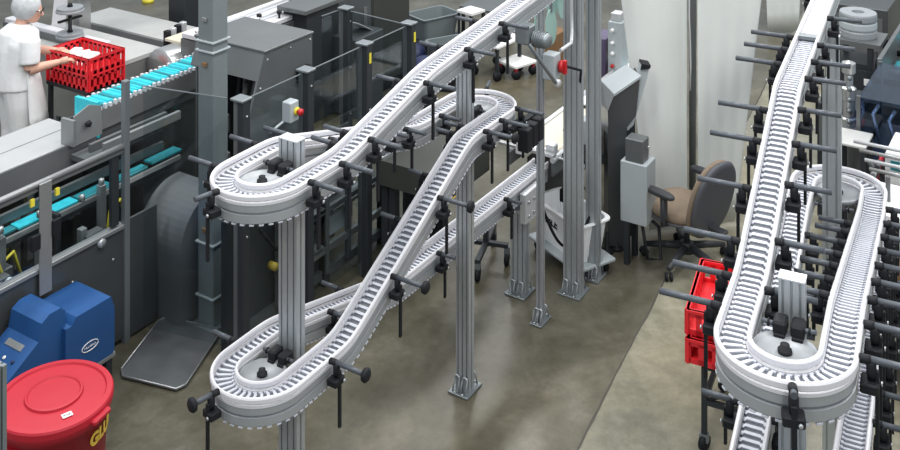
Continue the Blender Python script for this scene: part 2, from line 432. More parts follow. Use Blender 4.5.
# ---- right conveyor
RU, RV = c2w(1.216, 3.74); RA = math.radians(6.8)
CR = thing('slat_chain_conveyor', 'white slat chain conveyor climbing away at right above its own lower turns', 'conveyor', (RU, RV, 0), RA)
k4, k5, k6 = 2.075, 1.745, 1.40; s5 = 2.15
pts = lane(6.5, 0, R, [(0, k4), (.42, k4 + .01), (1.5, 2.49), (4, 2.49), (7, 2.49)])
pts += arc(0, k4, PI / 2, PI * 1.5)
pts += lane(0, s5, -R, [(0, k4), (.35, k4), (1.9, k5 + .01), (3, k5)])
pts += arc(s5, k5, -PI / 2, PI / 2)
pts += lane(s5, 0, R, [(0, k6), (.2, k6), (1.9, k5), (3, k5)])
pts += arc(0, k6, PI / 2, PI * 1.5)
pts += lane(0, 2.75, -R, [(0, k6), (.3, k6 - .01), (2.3, 1.25), (4.3, 1.2)])
frR = conveyor(CR, pts)
wheel(CR, 0, k4, .21); wheel(CR, s5, k5, -.36); wheel(CR, 0, k6, .21)
cv = MB(); cv.sweep([f for f in frR if abs(f[0].y - R) < .01 and f[0].z > 2.3 and 2.38 < f[0].x < 6.4], [(-.052, .004), (-.052, .010), (.052, .010), (.052, .004)], 'white_plastic'); cv.build('cover_strip', CR)
ce = MB(); ce.box((2.37, R, 2.51), (.07, .10, .02), 'alu_dark'); ce.build('transfer_plate', CR)
def putr(s, t, z, sg, **k):
    p = near(frR, s, t, z); clampset(CR, p, OV * sg, **k)
for s in (.12, .34, .55, .80, 1.12, 1.34, 1.78, 2.04, 2.27, 3.35): putr(s, R, 2.3 if s > .6 else k4, 1, rod=.20, drop=.22)
for s in (.30, .60, .86, 1.14, 1.38, 1.62, 1.90, 2.20, 2.75): putr(s, R, 2.3 if s > .6 else k4, -1, rod=.16, drop=.20)
for s in (.02, .24, .46, .70, .95, 1.20, 1.45, 1.70, 1.95): putr(s, -R, k4 - .2 * s / 2, -1, rod=.25, drop=.26)
for s in (.40, .60, .80, 1.0, 1.2, 1.4, 1.56): putr(s, -R, k4 - .2 * s / 2, 1, rod=.12, drop=.10)
for s in (.45, .7, .95, 1.2, 1.45, 1.65): putr(s, R, 1.6, -1, rod=.08, drop=.10)
for s in (.5, .8, 1.2, 1.5, 1.8): putr(s, R, 1.6, 1, rod=.12, drop=.12)
for s in (.30, .55, .80, 1.05, 1.3, 1.6, 1.9, 2.2): putr(s, -R, 1.33, -1, rod=.16, drop=.24)
a = math.radians(193); o = Vector((math.cos(a), math.sin(a), 0)); clampset(CR, Vector((0, 0, k4)) + o * R, o, rod=.02, drop=.5)
def RW(s, t): return (RU + s * math.cos(RA) - t * math.sin(RA), RV + s * math.sin(RA) + t * math.cos(RA))
post(RW(.21, 0), .060, .095, 2.235, 'front right aluminium post inside the nearest high conveyor turn', RA, nv=3)
post(RW(1.79, 0), .05, .092, 2.46, 'right aluminium post standing inside the farther lower turn', RA, nv=2)
post(RW(2.95, .10), .05, .08, 2.36, 'far right aluminium post beneath the straight white lane', RA, nv=2)
# ------------------------------------------------------------------ foreground left: bin, glue unit, pan
bu, bv = c2w((54 - 450) / F * 5.5, 5.5)
BN = thing('waste_bin', 'round red plastic bin with flat red lid in the bottom left corner', 'bin', (bu, bv, 0))
MB().lathe([(.001, .02), (.225, .02), (.235, .0), (.245, .03), (.272, .66), (.290, .66), (.294, .70), (.285, .715)], (0, 0, 0), 'red', 48).build('body', BN)
ld = MB().lathe([(.300, .690), (.304, .705), (.304, .735), (.298, .745), (.268, .748), (.262, .738), (.15, .744), (.146, .756), (.135, .758), (.13, .752), (.001, .756)], (0, 0, 0), 'red', 72, smooth=False)
ld.build('lid', BN)
toc = math.atan2(-bv, -bu)                                  # bearing of the camera from the bin
def rad(a, r, z): return (r * math.cos(a), r * math.sin(a), z)
hd = MB(); ha = toc + math.radians(48); hd.box(rad(ha, .300, .705), (.05, .13, .03), 'red', ha, bev=.008); hd.build('lid_tab', BN)
for k in (2.0, -2.0):
    q = MB(); a = toc + math.radians(62) + k; q.box(rad(a, .28, .60), (.05, .12, .035), 'red', a, bev=.01); q.build('handle', BN)
st = MB(); sa = toc + math.radians(18); st.box(rad(sa, .205, .7455), (.035, .052, .002), 'white', sa); so = st.build('sticker', BN, label='white sticker on the lid')
q = MB()
for i in range(7): q.box(rad(sa + (i - 3) * .028, .205, .7468), (.018, .0035 if i % 2 else .002, .001), 'black', sa)
q.build('barcode', so)
def text(s, size, m, parent, M, name='lettering', ext=.001, wrap=None, bold=0.):
    cu = bpy.data.curves.new(name, 'FONT'); cu.body = s; cu.size = size; cu.extrude = ext; cu.align_x = 'CENTER'; cu.offset = bold
    o = bpy.data.objects.new(name, cu); COL.objects.link(o)
    dg = bpy.context.evaluated_depsgraph_get(); me = bpy.data.meshes.new_from_object(o.evaluated_get(dg)); bpy.data.objects.remove(o)
    for v in me.vertices:
        if wrap:
            r0, a0, z0, sl = wrap; a = a0 + v.co.x / r0; rr = r0 + sl * v.co.y + v.co.z
            v.co = Vector((rr * math.cos(a), rr * math.sin(a), z0 + v.co.y))
        else: v.co = M @ v.co
    me.materials.clear(); me.materials.append(MATS[m])
    o = bpy.data.objects.new(name, me); COL.objects.link(o); o.parent = parent; return o
text('GLUE', .088, 'gold', BN, None, wrap=(.275, toc + math.radians(62), .555, .045), bold=.004)
# left edge post
fp = c2w((-2 - 450) / F * 4.4, 4.4)
tag(MB().prism(slot_profile(.05, .05, 1, 1), 0, 1.60, 'alu_dark').build('fence_post', loc=(*fp, 0)), 'grey square post cut by the left edge in front of red bin', 'post')
# glue unit
gu, gv = 4.10, 5.545
GL = thing('glue_unit', 'blue hot glue unit with sloping keypad panel behind the red bin', 'machine', (gu, gv, .20))
GL.scale = (1.12, .95, 1.0)
MB().bx(-.30, .32, -.19, .16, .04, .07, 'steel_dull', .004).build('base_plate', GL)
for x in (-.26, .28):
    for y in (-.16, .13): MB().bx(x - .02, x + .02, y - .02, y + .02, -.20, .04, 'frame_dark').build('leg', GL)
# profile seen from its right side; x runs along u, extruded along v
bd = MB()
pr = [(-.02, .07), (.30, .07), (.31, .10), (.31, .36), (.285, .44), (.05, .44), (.02, .40), (-.02, .40)]
bd.prism(pr, -.19, .17, 'blue', lambda a, b, w: (a, w, b)); bd.build('tank_body', GL)
hp = MB()
pr = [(-.24, .07), (.0, .07), (.0, .50), (-.03, .53), (-.10, .53), (-.15, .50), (-.17, .40), (-.36, .27), (-.37, .22), (-.34, .20), (-.26, .22), (-.24, .18)]
hp.prism(pr, -.155, .155, 'blue', lambda a, b, w: (a, w, b)); ho = hp.build('control_head', GL)
nx = Vector((-.13, 0, .19)).normalized(); tx = Vector((.19, 0, .13)).normalized()
Mk = Matrix((tx, Vector((0, 1, 0)), nx)).transposed()
kp = MB(); c0 = Vector((-.265, 0, .335)) + nx * .003
kp.box(c0 + tx * .055, (.035, .16, .004), 'steel', rot=Mk)
kp.build('display_strip', ho)
for i in range(3): MB().lathe([(.011, 0), (.010, .006), (.001, .007)], c0 - tx * .02 + Vector((0, (i - 1) * .085, 0)), 'navy' if i != 1 else 'white', 12, axis=nx).build('push_button', ho)
lg = MB(); lg.tube([(.14 + .055 * math.cos(k * PI / 12), -.192, .21 + .028 * math.sin(k * PI / 12)) for k in range(25)], .003, 'white', 6)
lo = lg.build('logo_ring', GL)

text('Nordson', .022, 'white', GL, Matrix.Translation((.14, -.193, .203)) @ Matrix.Rotation(PI / 2, 4, 'X'), 'logo_lettering')
hz = MB(); hz.tube([(-.25, .12, .2), (-.36, .2, .28), (-.42, .18, .3), (-.45, .16, .12)], .012, 'alu_dark', 8); hz.build('hose', GL)
tag(MB().bx(-.14, .14, -.1, .1, 0, .05, 'steel_dull', .004).build('floor_plate', loc=(*G(102, 352), 0)), 'small grey steel plate beside the foot of blue glue unit', 'plate') if False else None
# steel pan lying on floor
A_, B_, C_, D_ = [Vector((*G(*p), 0)) for p in ((116, 378), (182, 394), (223, 332), (162, 318))]
pc = (A_ + B_ + C_ + D_) / 4
PN = MB(); cs = [A_ - pc, B_ - pc, C_ - pc, D_ - pc]
def rounded(cs, f, k=.12):
    o = []
    for i in range(4):
        p, a, b = cs[i], cs[i - 1], cs[(i + 1) % 4]
        for t in (0, .3, .7, 1):
            q = (p.lerp(a, k) * (1 - t) + p.lerp(b, k) * t) * .5 + (p.lerp(p.lerp(a, k).lerp(p.lerp(b, k), t), .5)) * .5; o.append(q * f)
    return o
rings = [(1.0, .012), (1.0, .022), (.965, .022), (.95, .008)]
vs = []
for f, z in rings: vs += [Vector((p.x, p.y, z)) for p in rounded(cs, f)]
n = 16; fs = [(i * n + k, i * n + (k + 1) % n, (i + 1) * n + (k + 1) % n, (i + 1) * n + k) for i in range(3) for k in range(n)]
fs.append([3 * n + k for k in range(n)]); fs.append([k for k in range(n)][::-1])
PN.add(vs, fs, 'pan')
PO = thing('sheet_pan', 'large dark metal sheet pan lying on the floor beside the machine', 'pan', (pc.x, pc.y, 0))
PN.build('pan', PO)
e = MB(); rp = rounded(cs, .985); e.tube([(p.x, p.y, .022) for p in rp + [rp[0]]], .0045, 'steel', 6); e.build('rolled_rim', PO)
e = MB(); m1, m2 = (cs[0].lerp(cs[3], .48)) * .95, (cs[1].lerp(cs[2], .48)) * .95
e.tube([(m1.x, m1.y, .009), (m2.x, m2.y, .009)], .003, 'steel_dull', 6); e.build('fold_ridge', PO)
# ------------------------------------------------------------------ grey column
cu_, cv_ = G(213, 322)
KO = thing('steel_column', 'tall grey-blue square steel column with flanged bands left of the conveyors', 'column', (cu_, cv_, 0))
k = MB(); k.bx(-.075, .075, -.075, .075, 0, 5.5, 'column', .006); k.build('shaft', KO)
for z in (.21, .59, 1.96, 2.03):
    MB().bx(-.09, .09, -.09, .09, z, z + .014, 'column_band', .003).build('band', KO)
MB().bx(-.11, .11, -.11, .11, 0, .015, 'column', .003).build('base_plate', KO)
for z in (2.18, .68, 1.86):
    MB().bx(-.092, -.075, -.02, .02, z, z + .03, 'brown' if z < 2 else 'steel_dull', .003).build('clip', KO)
# ------------------------------------------------------------------ left packaging machine
V0 = 5.745
PM = thing('packaging_machine', 'long steel packaging machine with guarded works along the left edge', 'machine', (4.0, V0, 0))
def b_(n, *a, **k):
    return MB().bx(*a, **k).build(n, PM)
u0, u1 = -.9, .85
b_('lower_panel', u0, u1, 0, .02, .04, .80, 'dark_panel')
for x in (.42, .75, .1):
    for z in (.62, .30): MB().lathe([(.009, 0), (.009, .004), (.001, .006)], (x, 0, z), 'steel', 8, axis=Vector((0, -1, 0))).build('bolt', PM)
b_('ledge', u0, u1, -.015, .05, .80, .83, 'steel_dull', bev=.004)
b_('end_panel', .88, 1.14, .0, .02, .02, .84, 'dark_panel')
tr = MB(); tr.tube([(u0, .0, 1.37), (u1, .0, 1.37)], .020, 'steel_dull', 14); tr.bx(u0, u1, -.008, .012, 1.325, 1.35, 'mid_panel'); tr.build('top_rail', PM)
b_('guard_pane', u0, u1, .004, .010, .84, 1.33, 'glass')
b_('end_post', .835, .880, -.022, .022, 0, 1.82, 'alu_dark', bev=.003)
b_('bracket_plate', .15, .242, -.03, -.018, .66, 1.375, 'steel_dull', bev=.003)
for x, z in ((.12, 1.02), (.272, 1.06)): b_('latch', x - .035, x + .03, -.045, -.02, z - .05, z + .05, 'black', bev=.005)
for x in (.10, .285): b_('yellow_tab', x - .014, x + .014, -.03, -.015, 1.255, 1.30, 'yellow')
b_('door_edge', .74, .80, .0, .03, .84, 1.33, 'frame_dark')
# table above
b_('worktop', u0, 1.14, .68, 1.22, 1.185, 1.205, 'table_top', bev=.004)
b_('worktop_apron', u0, 1.14, .66, .68, .98, 1.205, 'guard')
b_('worktop_seam', u0, 1.12, .945, .951, 1.2055, 1.207, 'gap')
b_('inner_floor', u0, 1.12, .05, .66, .45, .47, 'frame_dark')
b_('rear_panel', u0, 1.60, 1.2, 1.22, .05, 1.15, 'dark_panel')
b_('inner_channel', u0, 1.62, .27, .29, .93, .96, 'steel'); b_('inner_channel', u0, 1.62, .46, .49, .96, 1.02, 'mid_panel'); b_('inner_channel', u0, 1.12, .02, .05, .62, .66, 'mid_panel')
b_('inner_channel', .9, 1.62, .27, .30, 1.24, 1.30, 'steel_dull'); b_('inner_channel', .9, 1.62, .42, .45, 1.20, 1.26, 'mid_panel')
b_('side_trough', .9, 1.62, .48, .64, 1.10, 1.14, 'mid_panel')
tb = MB(); r = random.Random(5); x = u0
while x < 1.55:
    l = r.uniform(.25, .5); tb.box((x + l / 2, .40, .93 + r.uniform(0, .02)), (l, .09 + r.uniform(-.02, .02), .02), r.choice(['teal', 'teal_dark', 'teal_dark', 'teal_dark']), r.uniform(-.02, .02), bev=.004); x += l + r.uniform(.01, .04)
tb.build('product_lane', PM)
MB().bx(u0, 1.62, .34, .46, .86, .885, 'frame_dark').build('lane_bed', PM)
r = random.Random(11)
for i in range(58):
    x = r.uniform(u0 + .1, .85); y = r.uniform(.08, .28) if i % 2 else r.uniform(.55, 1.0); q = MB(); k = i % 5
    if k == 0: q.bx(x, x + .05, y, y + .05, .47, r.uniform(.75, 1.05), 'steel_dull', .004); q.lathe([(.02, 0), (.02, .04), (.001, .045)], (x + .025, y + .025, 1.05), 'steel', 10); nm = 'actuator'
    elif k == 1: q.bx(x, x + .14, y, y + .07, .70, .82, 'mid_panel', .006); q.lathe([(.03, 0), (.03, .10), (.001, .10)], (x + .05, y, .78), 'alu', 14, axis=Vector((0, -1, 0))); nm = 'gear_motor'
    elif k == 2: q.tube([(x, y, .6), (x + .05, y, .85), (x + .15, y + .02, .88), (x + .22, y + .02, .66)], .012, r.choice(['alu_light', 'black', 'yellow']), 8); nm = 'hose'
    elif k == 3: q.bx(x, x + .03, y, y + .5 if y > .5 else y + .2, .98, 1.02, 'frame_dark', .003); q.bx(x, x + .03, y, y + .03, .47, 1.0, 'frame_dark'); nm = 'frame_bar'
    else: q.tube([(x, y, .62), (x + .3, y, .70)], .014, 'steel', 10); q.bx(x + .28, x + .34, y - .03, y + .03, .64, .76, 'black', .004); nm = 'linear_slide'
    q.build(nm, PM)
# magazine of teal packs on top
mgL = math.hypot(6.75 - 5.18, .05)
MG = thing('pack_magazine', 'slanted white comb conveyor full of bright teal packs behind the thin post', 'conveyor', (5.20, 6.56, 0), math.radians(2))
MB().bx(-.02, 1.95, -.10, .12, 1.12, 1.27, 'mid_panel').build('trough', MG); MB().bx(.02, 1.9, -.06, .10, .0, 1.12, 'dark_panel').build('base_cabinet', MG)
for i in range(54):
    x = .02 + i * .0355
    q = MB(); q.box((x, 0.01, 1.325 + (i % 3) * .004), (.030, .20, .13), 'teal' if i % 4 else 'teal_dark', rot=Matrix.Rotation(.5, 3, 'Y'), bev=.008); q.build('teal_pack', MG)
for y in (-.115, .13):
    q = MB(); q.bx(-.02, 1.95, y - .008, y + .008, 1.20, 1.36, 'alu_light' if y > 0 else 'steel_dull')
    for i in range(39): q.bx(i * .05 - .01, i * .05 + .012, y - .012, y + .012, 1.35, 1.38 + (i % 2) * .008, 'white_plastic')
    q.build('comb_rail', MG)
MB().bx(-.03, .0, -.12, .13, 1.15, 1.42, 'teal').build('end_stop', MG)
PS = thing('stop_plate', 'small grey tilted steel plate with black knob at the end of worktop', 'plate', (5.02, 6.36, 1.2072), math.radians(4))
q = MB(); q.prism([(-.12, .0), (.14, .0), (.16, .20), (.05, .24), (-.10, .20)], -.006, .006, 'steel_dull', lambda a, b, w: (a, w + b * .15, b)); q.bx(-.135, -.11, -.01, .12, 0, .19, 'steel_dull'); q.build('plate', PS)
MB().lathe([(.01, 0), (.012, .02), (.028, .022), (.028, .035), (.001, .037)], (0, .01, .12), 'black', 5, axis=Vector((0, -1, .2))).build('knob', PS)
# ------------------------------------------------------------------ curved cover + hood
CC = thing('curved_guard', 'dark grey sheet metal guard with rounded top beside the column', 'guard', (5.17, 5.42, 0))
pr = [(.0, 0)] + [(.34 - .34 * math.cos(a * PI / 24), .50 + .36 * math.sin(a * PI / 24)) for a in range(0, 13)] + [(.40, .86), (.40, 0)]
q = MB(); q.prism(pr, .12, .56, 'guard', lambda a, b, w: (a, w, b)); co = q.build('shell', CC)
q = MB(); q.prism([(.36, .5), (.43, .5), (.43, .86), (.36, .86)], .10, .12, 'teal_dark', lambda a, b, w: (a, w, b)); q.build('teal_label', CC)
HD = thing('machine_hood', 'dark steel machine hood with a flat sloped top behind grey column', 'machine', (5.98, 5.48, 0))
def hf(a, b, w): return (a, w, b)
q = MB(); q.prism([(.0, 1.74), (.57, 1.74), (.57, .10), (-.34, .10), (-.30, .95)], .0, .02, 'mid_panel', hf); q.build('side_panel', HD)
q = MB(); q.prism([(.0, 1.74), (.57, 1.74), (.57, .10), (.0, .10)], .73, .75, 'mid_panel', hf); q.build('side_panel', HD)
q = MB(); q.bx(-.01, .58, -.01, .76, 1.74, 1.76, 'mid_panel', .004); q.build('top_panel', HD)
q = MB(); q.bx(.55, .57, .02, .73, .1, 1.74, 'mid_panel'); q.build('rear_panel', HD)
q = MB(); q.prism([(.0, 1.74), (-.075, 1.54), (-.06, 1.53), (.015, 1.74)], .02, .73, 'mid_panel', hf); q.build('sloping_front', HD)
q = MB(); q.prism([(-.02, 1.66), (-.30, .95), (-.285, .95), (.0, 1.66)], .02, .05, 'black', hf); q.build('door_edge', HD)
for i in range(5):
    MB().lathe([(.010, 0), (.010, .005), (.001, .006)], ((.03, -.05, .3, .54, -.2)[i], -.001, (1.68, 1.48, 1.70, 1.70, 1.12)[i]), 'steel', 8, axis=Vector((0, -1, 0))).build('bolt', HD)
q = MB(); q.bx(.36, .50, -.06, .0, 1.40, 1.52, 'black', .01); q.build('vent_port', HD)
q = MB(); q.tube([(.03, -.03, 1.12), (.24, -.03, 1.17)], .012, 'alu_light', 8); q.build('pull_handle', HD)
r = random.Random(21)
for i in range(9):
    q = MB(); x = -.28 + .05 * i; y = r.uniform(.1, .6); z = 1.0 + .07 * i
    if i % 3: q.tube([(x, y, z - .3), (x + .04, y, z), (x + .16, y + .05, z + .15)], .022, 'black' if i % 2 else 'steel', 8); q.build('linkage_rod', HD)
    else: q.bx(x, x + .1, y, y + .14, z - .15, z, 'steel_dull', .006); q.build('cam_block', HD)
q = MB(); q.tube([(-.16, .3, 1.62), (-.17, .3, 1.45), (-.16, .32, 1.25), (-.22, .3, 1.2), (-.26, .26, 1.22), (-.27, .26, 1.05)], .010, 'yellow', 6); q.build('yellow_cable', HD)
# ------------------------------------------------------------------ glass guard fence
FN = thing('guard_fence', 'clear panel safety fence on black posts behind the left conveyor', 'fence', (5.06, 4.85, 0))
def fpost(u, v, h=1.80):
    t = MB(); x, y = u - 5.06, v - 4.85
    t.bx(x - .035, x + .035, y - .055, y + .0, 0, h, 'frame_dark', .004); t.bx(x - .025, x + .035, y, y + .045, 0, h - .01, 'mid_panel', .004); o = t.build('fence_post', FN)
    c = MB(); c.bx(x - .05, x + .05, y - .06, y + .05, h, h + .018, 'alu_dark', .004); c.build('post_cap', o)
    for z in (h - .1, h - .5, h - .9): MB().lathe([(.008, 0), (.008, .005), (.001, .006)], (x, y - .055, z), 'steel', 8, axis=Vector((0, -1, 0))).build('bolt', o)
FP = [(5.06, 4.85), (5.72, 4.85), (6.42, 4.85), (7.03, 4.85), (7.09, 5.56)]
for p in FP: fpost(*p)
def pane(a, b, z0=.12, z1=1.79):
    a, b = Vector((a[0] - 5.06, a[1] - 4.85, 0)), Vector((b[0] - 5.06, b[1] - 4.85, 0)); d = b - a; L = d.length - .08; c = (a + b) / 2
    q = MB(); ang = math.atan2(d.y, d.x); q.box((c.x, c.y, (z0 + z1) / 2), (L, .006, z1 - z0), 'glass', ang); o = q.build('clear_pane', FN)
    q = MB()
    q.box((c.x, c.y, z1), (L, .008, .006), 'alu_dark', ang)
    q.build('pane_edge', o)
for a, b in zip(FP, FP[1:]): pane(a, b)
pane((4.90, 5.66), (5.06, 4.93)); pane((6.80, 5.62), (7.09, 5.60))
q = MB(); q.bx(.385, .475, -.10, -.02, 1.53, 1.67, 'grey_box', .006); bo = q.build('control_box', FN)
bx_ = MB().lathe([(.028, 0), (.028, .012), (.001, .012)], (.445, -.10, 1.60), 'yellow', 16, axis=Vector((0, -1, 0))).build('yellow_collar', bo)
MB().lathe([(.012, .0), (.012, .025), (.024, .03), (.024, .05), (.001, .056)], (.445, -.10, 1.60), 'red_knob', 16, axis=Vector((0, -1, 0))).build('stop_button', bo)
for x, y in ((1.36, -.058), (1.97, -.06)): MB().bx(x - .012, x + .012, y - .004, y, 1.66, 1.74, 'yellow').build('yellow_tab', FN)
# ------------------------------------------------------------------ dark machine under and behind the conveyors
DM = thing('case_machine', 'low dark machine with steel trays behind the fence below left conveyors', 'machine', (5.2, 5.0, 0))
def d_(n, *a, **k): return MB().bx(*a, **k).build(n, DM)
d_('frame', -.1, 1.74, .02, .06, .05, .12, 'mid_panel'); d_('frame', -.1, 1.74, .02, .06, .86, .92, 'frame_dark')
d_('cross_bar', .4, 1.74, -.01, .02, .26, .31, 'steel'); d_('cross_bar', .4, 1.74, -.01, .02, .56, .60, 'mid_panel'); d_('cross_bar', 1.0, 1.74, .22, .26, .38, .42, 'alu_light')
for x in (-.08, .45, .95, 1.45, 1.70): d_('frame', x - .03, x + .03, .0, .06, 0, .92, 'frame_dark')
d_('panel', -.06, .42, .06, .08, .1, .86, 'dark_panel'); d_('panel', .48, .92, .06, .08, .1, .42, 'dark_panel'); d_('panel', .98, 1.42, .3, .32, .1, .86, 'mid_panel')
d_('tray', .46, 1.42, .10, .34, .66, .68, 'steel'); d_('tray', .46, .94, .08, .40, .44, .46, 'steel_dull'); d_('inner_wall', .4, 1.74, .40, .42, .1, .9, 'dark_panel')
d_('side_box', 1.0, 1.32, .05, .24, .32, .48, 'grey_box', bev=.008); d_('motor_box', .55, .8, .10, .28, .70, .90, 'mid_panel', bev=.01)
r = random.Random(4)
q = MB()
for i in range(26): q.box((.75 + r.uniform(-.2, .25), .22 + r.uniform(-.1, .1), 1.0 + r.uniform(0, .06)), (.09, .018, .02), r.choice(['teal', 'white', 'blue', 'teal']), r.uniform(0, 3))
q.build('blue_parts', DM)
d_('parts_tray', .5, 1.02, .1, .36, .95, .99, 'frame_dark')
for i in range(5):
    q = MB(); x = .38 + .27 * i; q.bx(x, x + .04, -.02, .02, .10, .86, 'mid_panel' if i % 2 else 'guard', .004); q.build('stile', DM)
d_('slide_tray', .5, .95, -.01, .12, .58, .61, 'steel'); d_('slide_tray', .42, .90, -.01, .10, .30, .33, 'steel_dull'); d_('slide_tray', 1.05, 1.6, .02, .16, .50, .53, 'steel')
q = MB(); q.tube([(.2, -.01, .75), (.35, -.02, .55), (.5, -.02, .50), (.62, -.01, .62)], .014, 'black', 8); q.build('hose', DM)
q = MB(); q.lathe([(.028, 0), (.028, .06), (.001, .065)], (.30, -.01, .46), 'gold', 14, axis=Vector((0, -1, 0))); q.build('brass_cap', DM)
# low steel table with olive panel under the middle turn
OT = thing('steel_table', 'dark steel trough table on legs behind the middle of the conveyors', 'table', (6.2, 4.22, 0))
def o_(n, *a, **k): return MB().bx(*a, **k).build(n, OT)
o_('trough', .24, 1.05, .0, .50, .86, .90, 'olive', bev=.004); o_('front_panel', .24, 1.05, -.02, .0, .66, .90, 'olive', bev=.004); o_('yellow_edge', .24, .6, -.025, -.02, .655, .662, 'gold')
o_('top_lip', .24, 1.05, -.02, .0, .90, .93, 'steel_dull'); o_('top_lip', .24, 1.05, .48, .50, .90, .93, 'steel_dull')
o_('end_panel', .225, .24, -.02, .50, .74, .93, 'olive')
for x in (.30, .62, .98):
    for y in (.40, .47): o_('leg', x - .03, x + .03, y - .03, y + .03, .0, .86, 'frame_dark')
q = MB(); q.lathe([(.09, 0), (.10, .02), (.10, .12), (.001, .12)], (.42, .12, .62), 'black', 18); q.build('drum', OT)
q = MB(); q.tube([(.28, .43, .3), (.6, .43, .34), (.98, .43, .3)], .03, 'frame_dark', 8); q.build('cross_tube', OT)
# hanging grey pan at end of lower left area
for px, py, h, s, lb in ((486, 262, .12, .5, 'black caster frame on the floor under the low white conveyor'),):
    g = G(px, py); t = thing('caster_frame', lb, 'trolley', (*g, 0), .3)
    MB().bx(-.3, .3, -.02, .02, .14, .17, 'frame_dark').build('rail', t); MB().bx(-.02, .02, -.18, .18, .14, .17, 'frame_dark').build('rail', t)
    MB().bx(-.02, .02, -.02, .02, .17, .42, 'frame_dark').build('upright', t)
    for x, y in ((-.28, 0), (.28, 0), (0, .17), (0, -.17)): q = MB(); q.lathe([(.001, -.015), (.05, -.015), (.05, .015), (.001, .015)], (x, y, .05), 'black', 16, axis=Vector((0, 1, 0))); q.bx(x - .02, x + .02, y - .02, y + .02, .09, .145, 'alu_dark'); q.build('caster', t)
# ------------------------------------------------------------------ centre: switch box, hanging gloves, end belt
sb = (PT[0] - .0, PT[1] - .0)
SB = thing('switch_box', 'grey electrical switch box with red rotary knob on the thin post', 'box', (PT[0] - .01, PT[1] - .085, 0))
SB.scale = (.85, .8, 1)
MB().bx(-.06, .06, -.07, .05, 1.77, 1.95, 'grey_box', .006).build('enclosure', SB)
q = MB(); q.lathe([(.02, 0), (.02, .012), (.045, .014), (.042, .05), (.001, .052)], (.02, -.07, 1.86), 'red_knob', 18, axis=Vector((.1, -1, 0))); q.bx(.005, .035, -.15, -.11, 1.81, 1.91, 'red_knob', .006); q.build('red_knob', SB)
q = MB(); q.tube([(-.03, -.08, 1.76), (-.10, -.10, 1.78), (-.32, -.05, 2.0), (-.40, .02, 2.13)], .014, 'alu_dark', 8); q.lathe([(.03, 0), (.03, .04), (.001, .04)], (-.03, -.07, 1.755), 'alu_light', 12, axis=Vector((-.3, -1, 0))); q.build('conduit', SB)
CD = MB(); CD.tube([(PT[0] + .12, PT[1] - .10, 1.93), (PT[0] + .32, PT[1] - .09, 1.93), (PT[0] + .40, PT[1] - .06, 2.0), (PT[0] + .41, PT[1] - .05, 2.15), (PT[0] + .41, PT[1] - .05, 2.9)], .014, 'alu_light', 8)
tag(CD.build('electrical_conduit'), 'bare metal conduit bending up from the switch box beside the tall posts', 'pipe')
c1 = MB(); c1.tube([(PT[0] + .06, PT[1] - .15, 1.85), (PT[0] + .3, PT[1] - .18, 1.75), (PT[0] + .45, PT[1] - .1, 1.6), (PG[0], PG[1] + .08, 1.2)], .010, 'black', 8); tag(c1.build('power_cable'), 'black cable running from red knob box to the tall posts', 'cable')
for i, (px, py, dz, w_, rr) in enumerate(((538, 25, .25, .035, .2), (551, 27, .27, .048, .0), (552, 3, .26, .05, -.1), (562, 3, .26, .045, .2))):
    g = G(px, py, 2.0); q = MB(); n = 20
    t = thing('hanging_guard', ('pale green plastic guard blade hanging left of the thin post', 'longest pale green plastic blade with white glint hanging at thin post', 'pale green plastic blade hanging just right of the thin post', 'small pale green blade hanging nearest the tall posts')[i], 'guard', (*g, 0), rr - .6)
    pr = [(w_ * math.cos(a * 2 * PI / n), dz / 2 * math.sin(a * 2 * PI / n)) for a in range(n)]
    q.prism(pr, -.006, .006, 'green_plastic', lambda a, b, w: (a, w, b + 2.0)); q.build('blade', t)
    MB().bx(-.006, .006, -.012, .012, 2.0 + dz / 2 - .02, 2.0 + dz / 2 + .3, 'alu_dark').build('hanger', t)
EB = thing('belt_conveyor', 'cream belt conveyor running behind the tall aluminium posts', 'conveyor', (7.2, 3.74, 0))
def e_(n, *a, **k): return MB().bx(*a, **k).build(n, EB)
e_('belt', .03, .95, -.15, .17, .93, .955, 'cream', bev=.010); e_('belt', 1.05, 2.3, -.15, .17, .93, .955, 'white', bev=.010)
for y in (-.18, .20): q = MB(); q.tube([(-.10, y, .94), (2.35, y, .94)], .022, 'alu_light', 10); q.bx(-.1, 2.35, y - .01, y + .01, .82, .92, 'mid_panel'); q.build('side_rail', EB)
q = MB(); q.tube([(.02, -.16, .94), (.02, .18, .94)], .035, 'steel', 14); q.build('end_roller', EB)
for x in (1.2, 2.2):
    for y in (-.17, .19): e_('leg', x - .02, x + .02, y - .02, y + .02, 0, .84, 'frame_dark')
e_('valve_block', .32, .44, -.30, -.20, .93, 1.12, 'grey_box', bev=.006); e_('valve_block', -.06, .02, -.34, -.22, .62, .72, 'black', bev=.006)
e_('sensor_bar', -.16, -.12, -.22, .26, .99, 1.01, 'steel'); e_('sensor_head', -.18, -.10, .02, .10, .96, 1.05, 'alu_light', bev=.006); e_('sensor_head', -.10, -.04, -.2, -.12, .98, 1.06, 'alu_light', bev=.006)
for i in range(4):
    q = MB(); q.tube([(-.05 + .08 * i, -.2, .95), (.05 + .08 * i, -.30, .90 - .04 * i), (.02 + .1 * i, -.28, .7 - .05 * i), (.1 + .05 * i, -.2, .75)], .009, 'black' if i % 2 else 'alu_light', 6); q.build('air_hose', EB)
e_('regulator', .05, .22, -.30, -.24, .74, .77, 'alu_light'); e_('patch', 1.95, 2.1, -.02, .10, .956, .97, 'teal')
e_('under_panel', .15, 2.2, .15, .17, .3, .8, 'dark_panel')
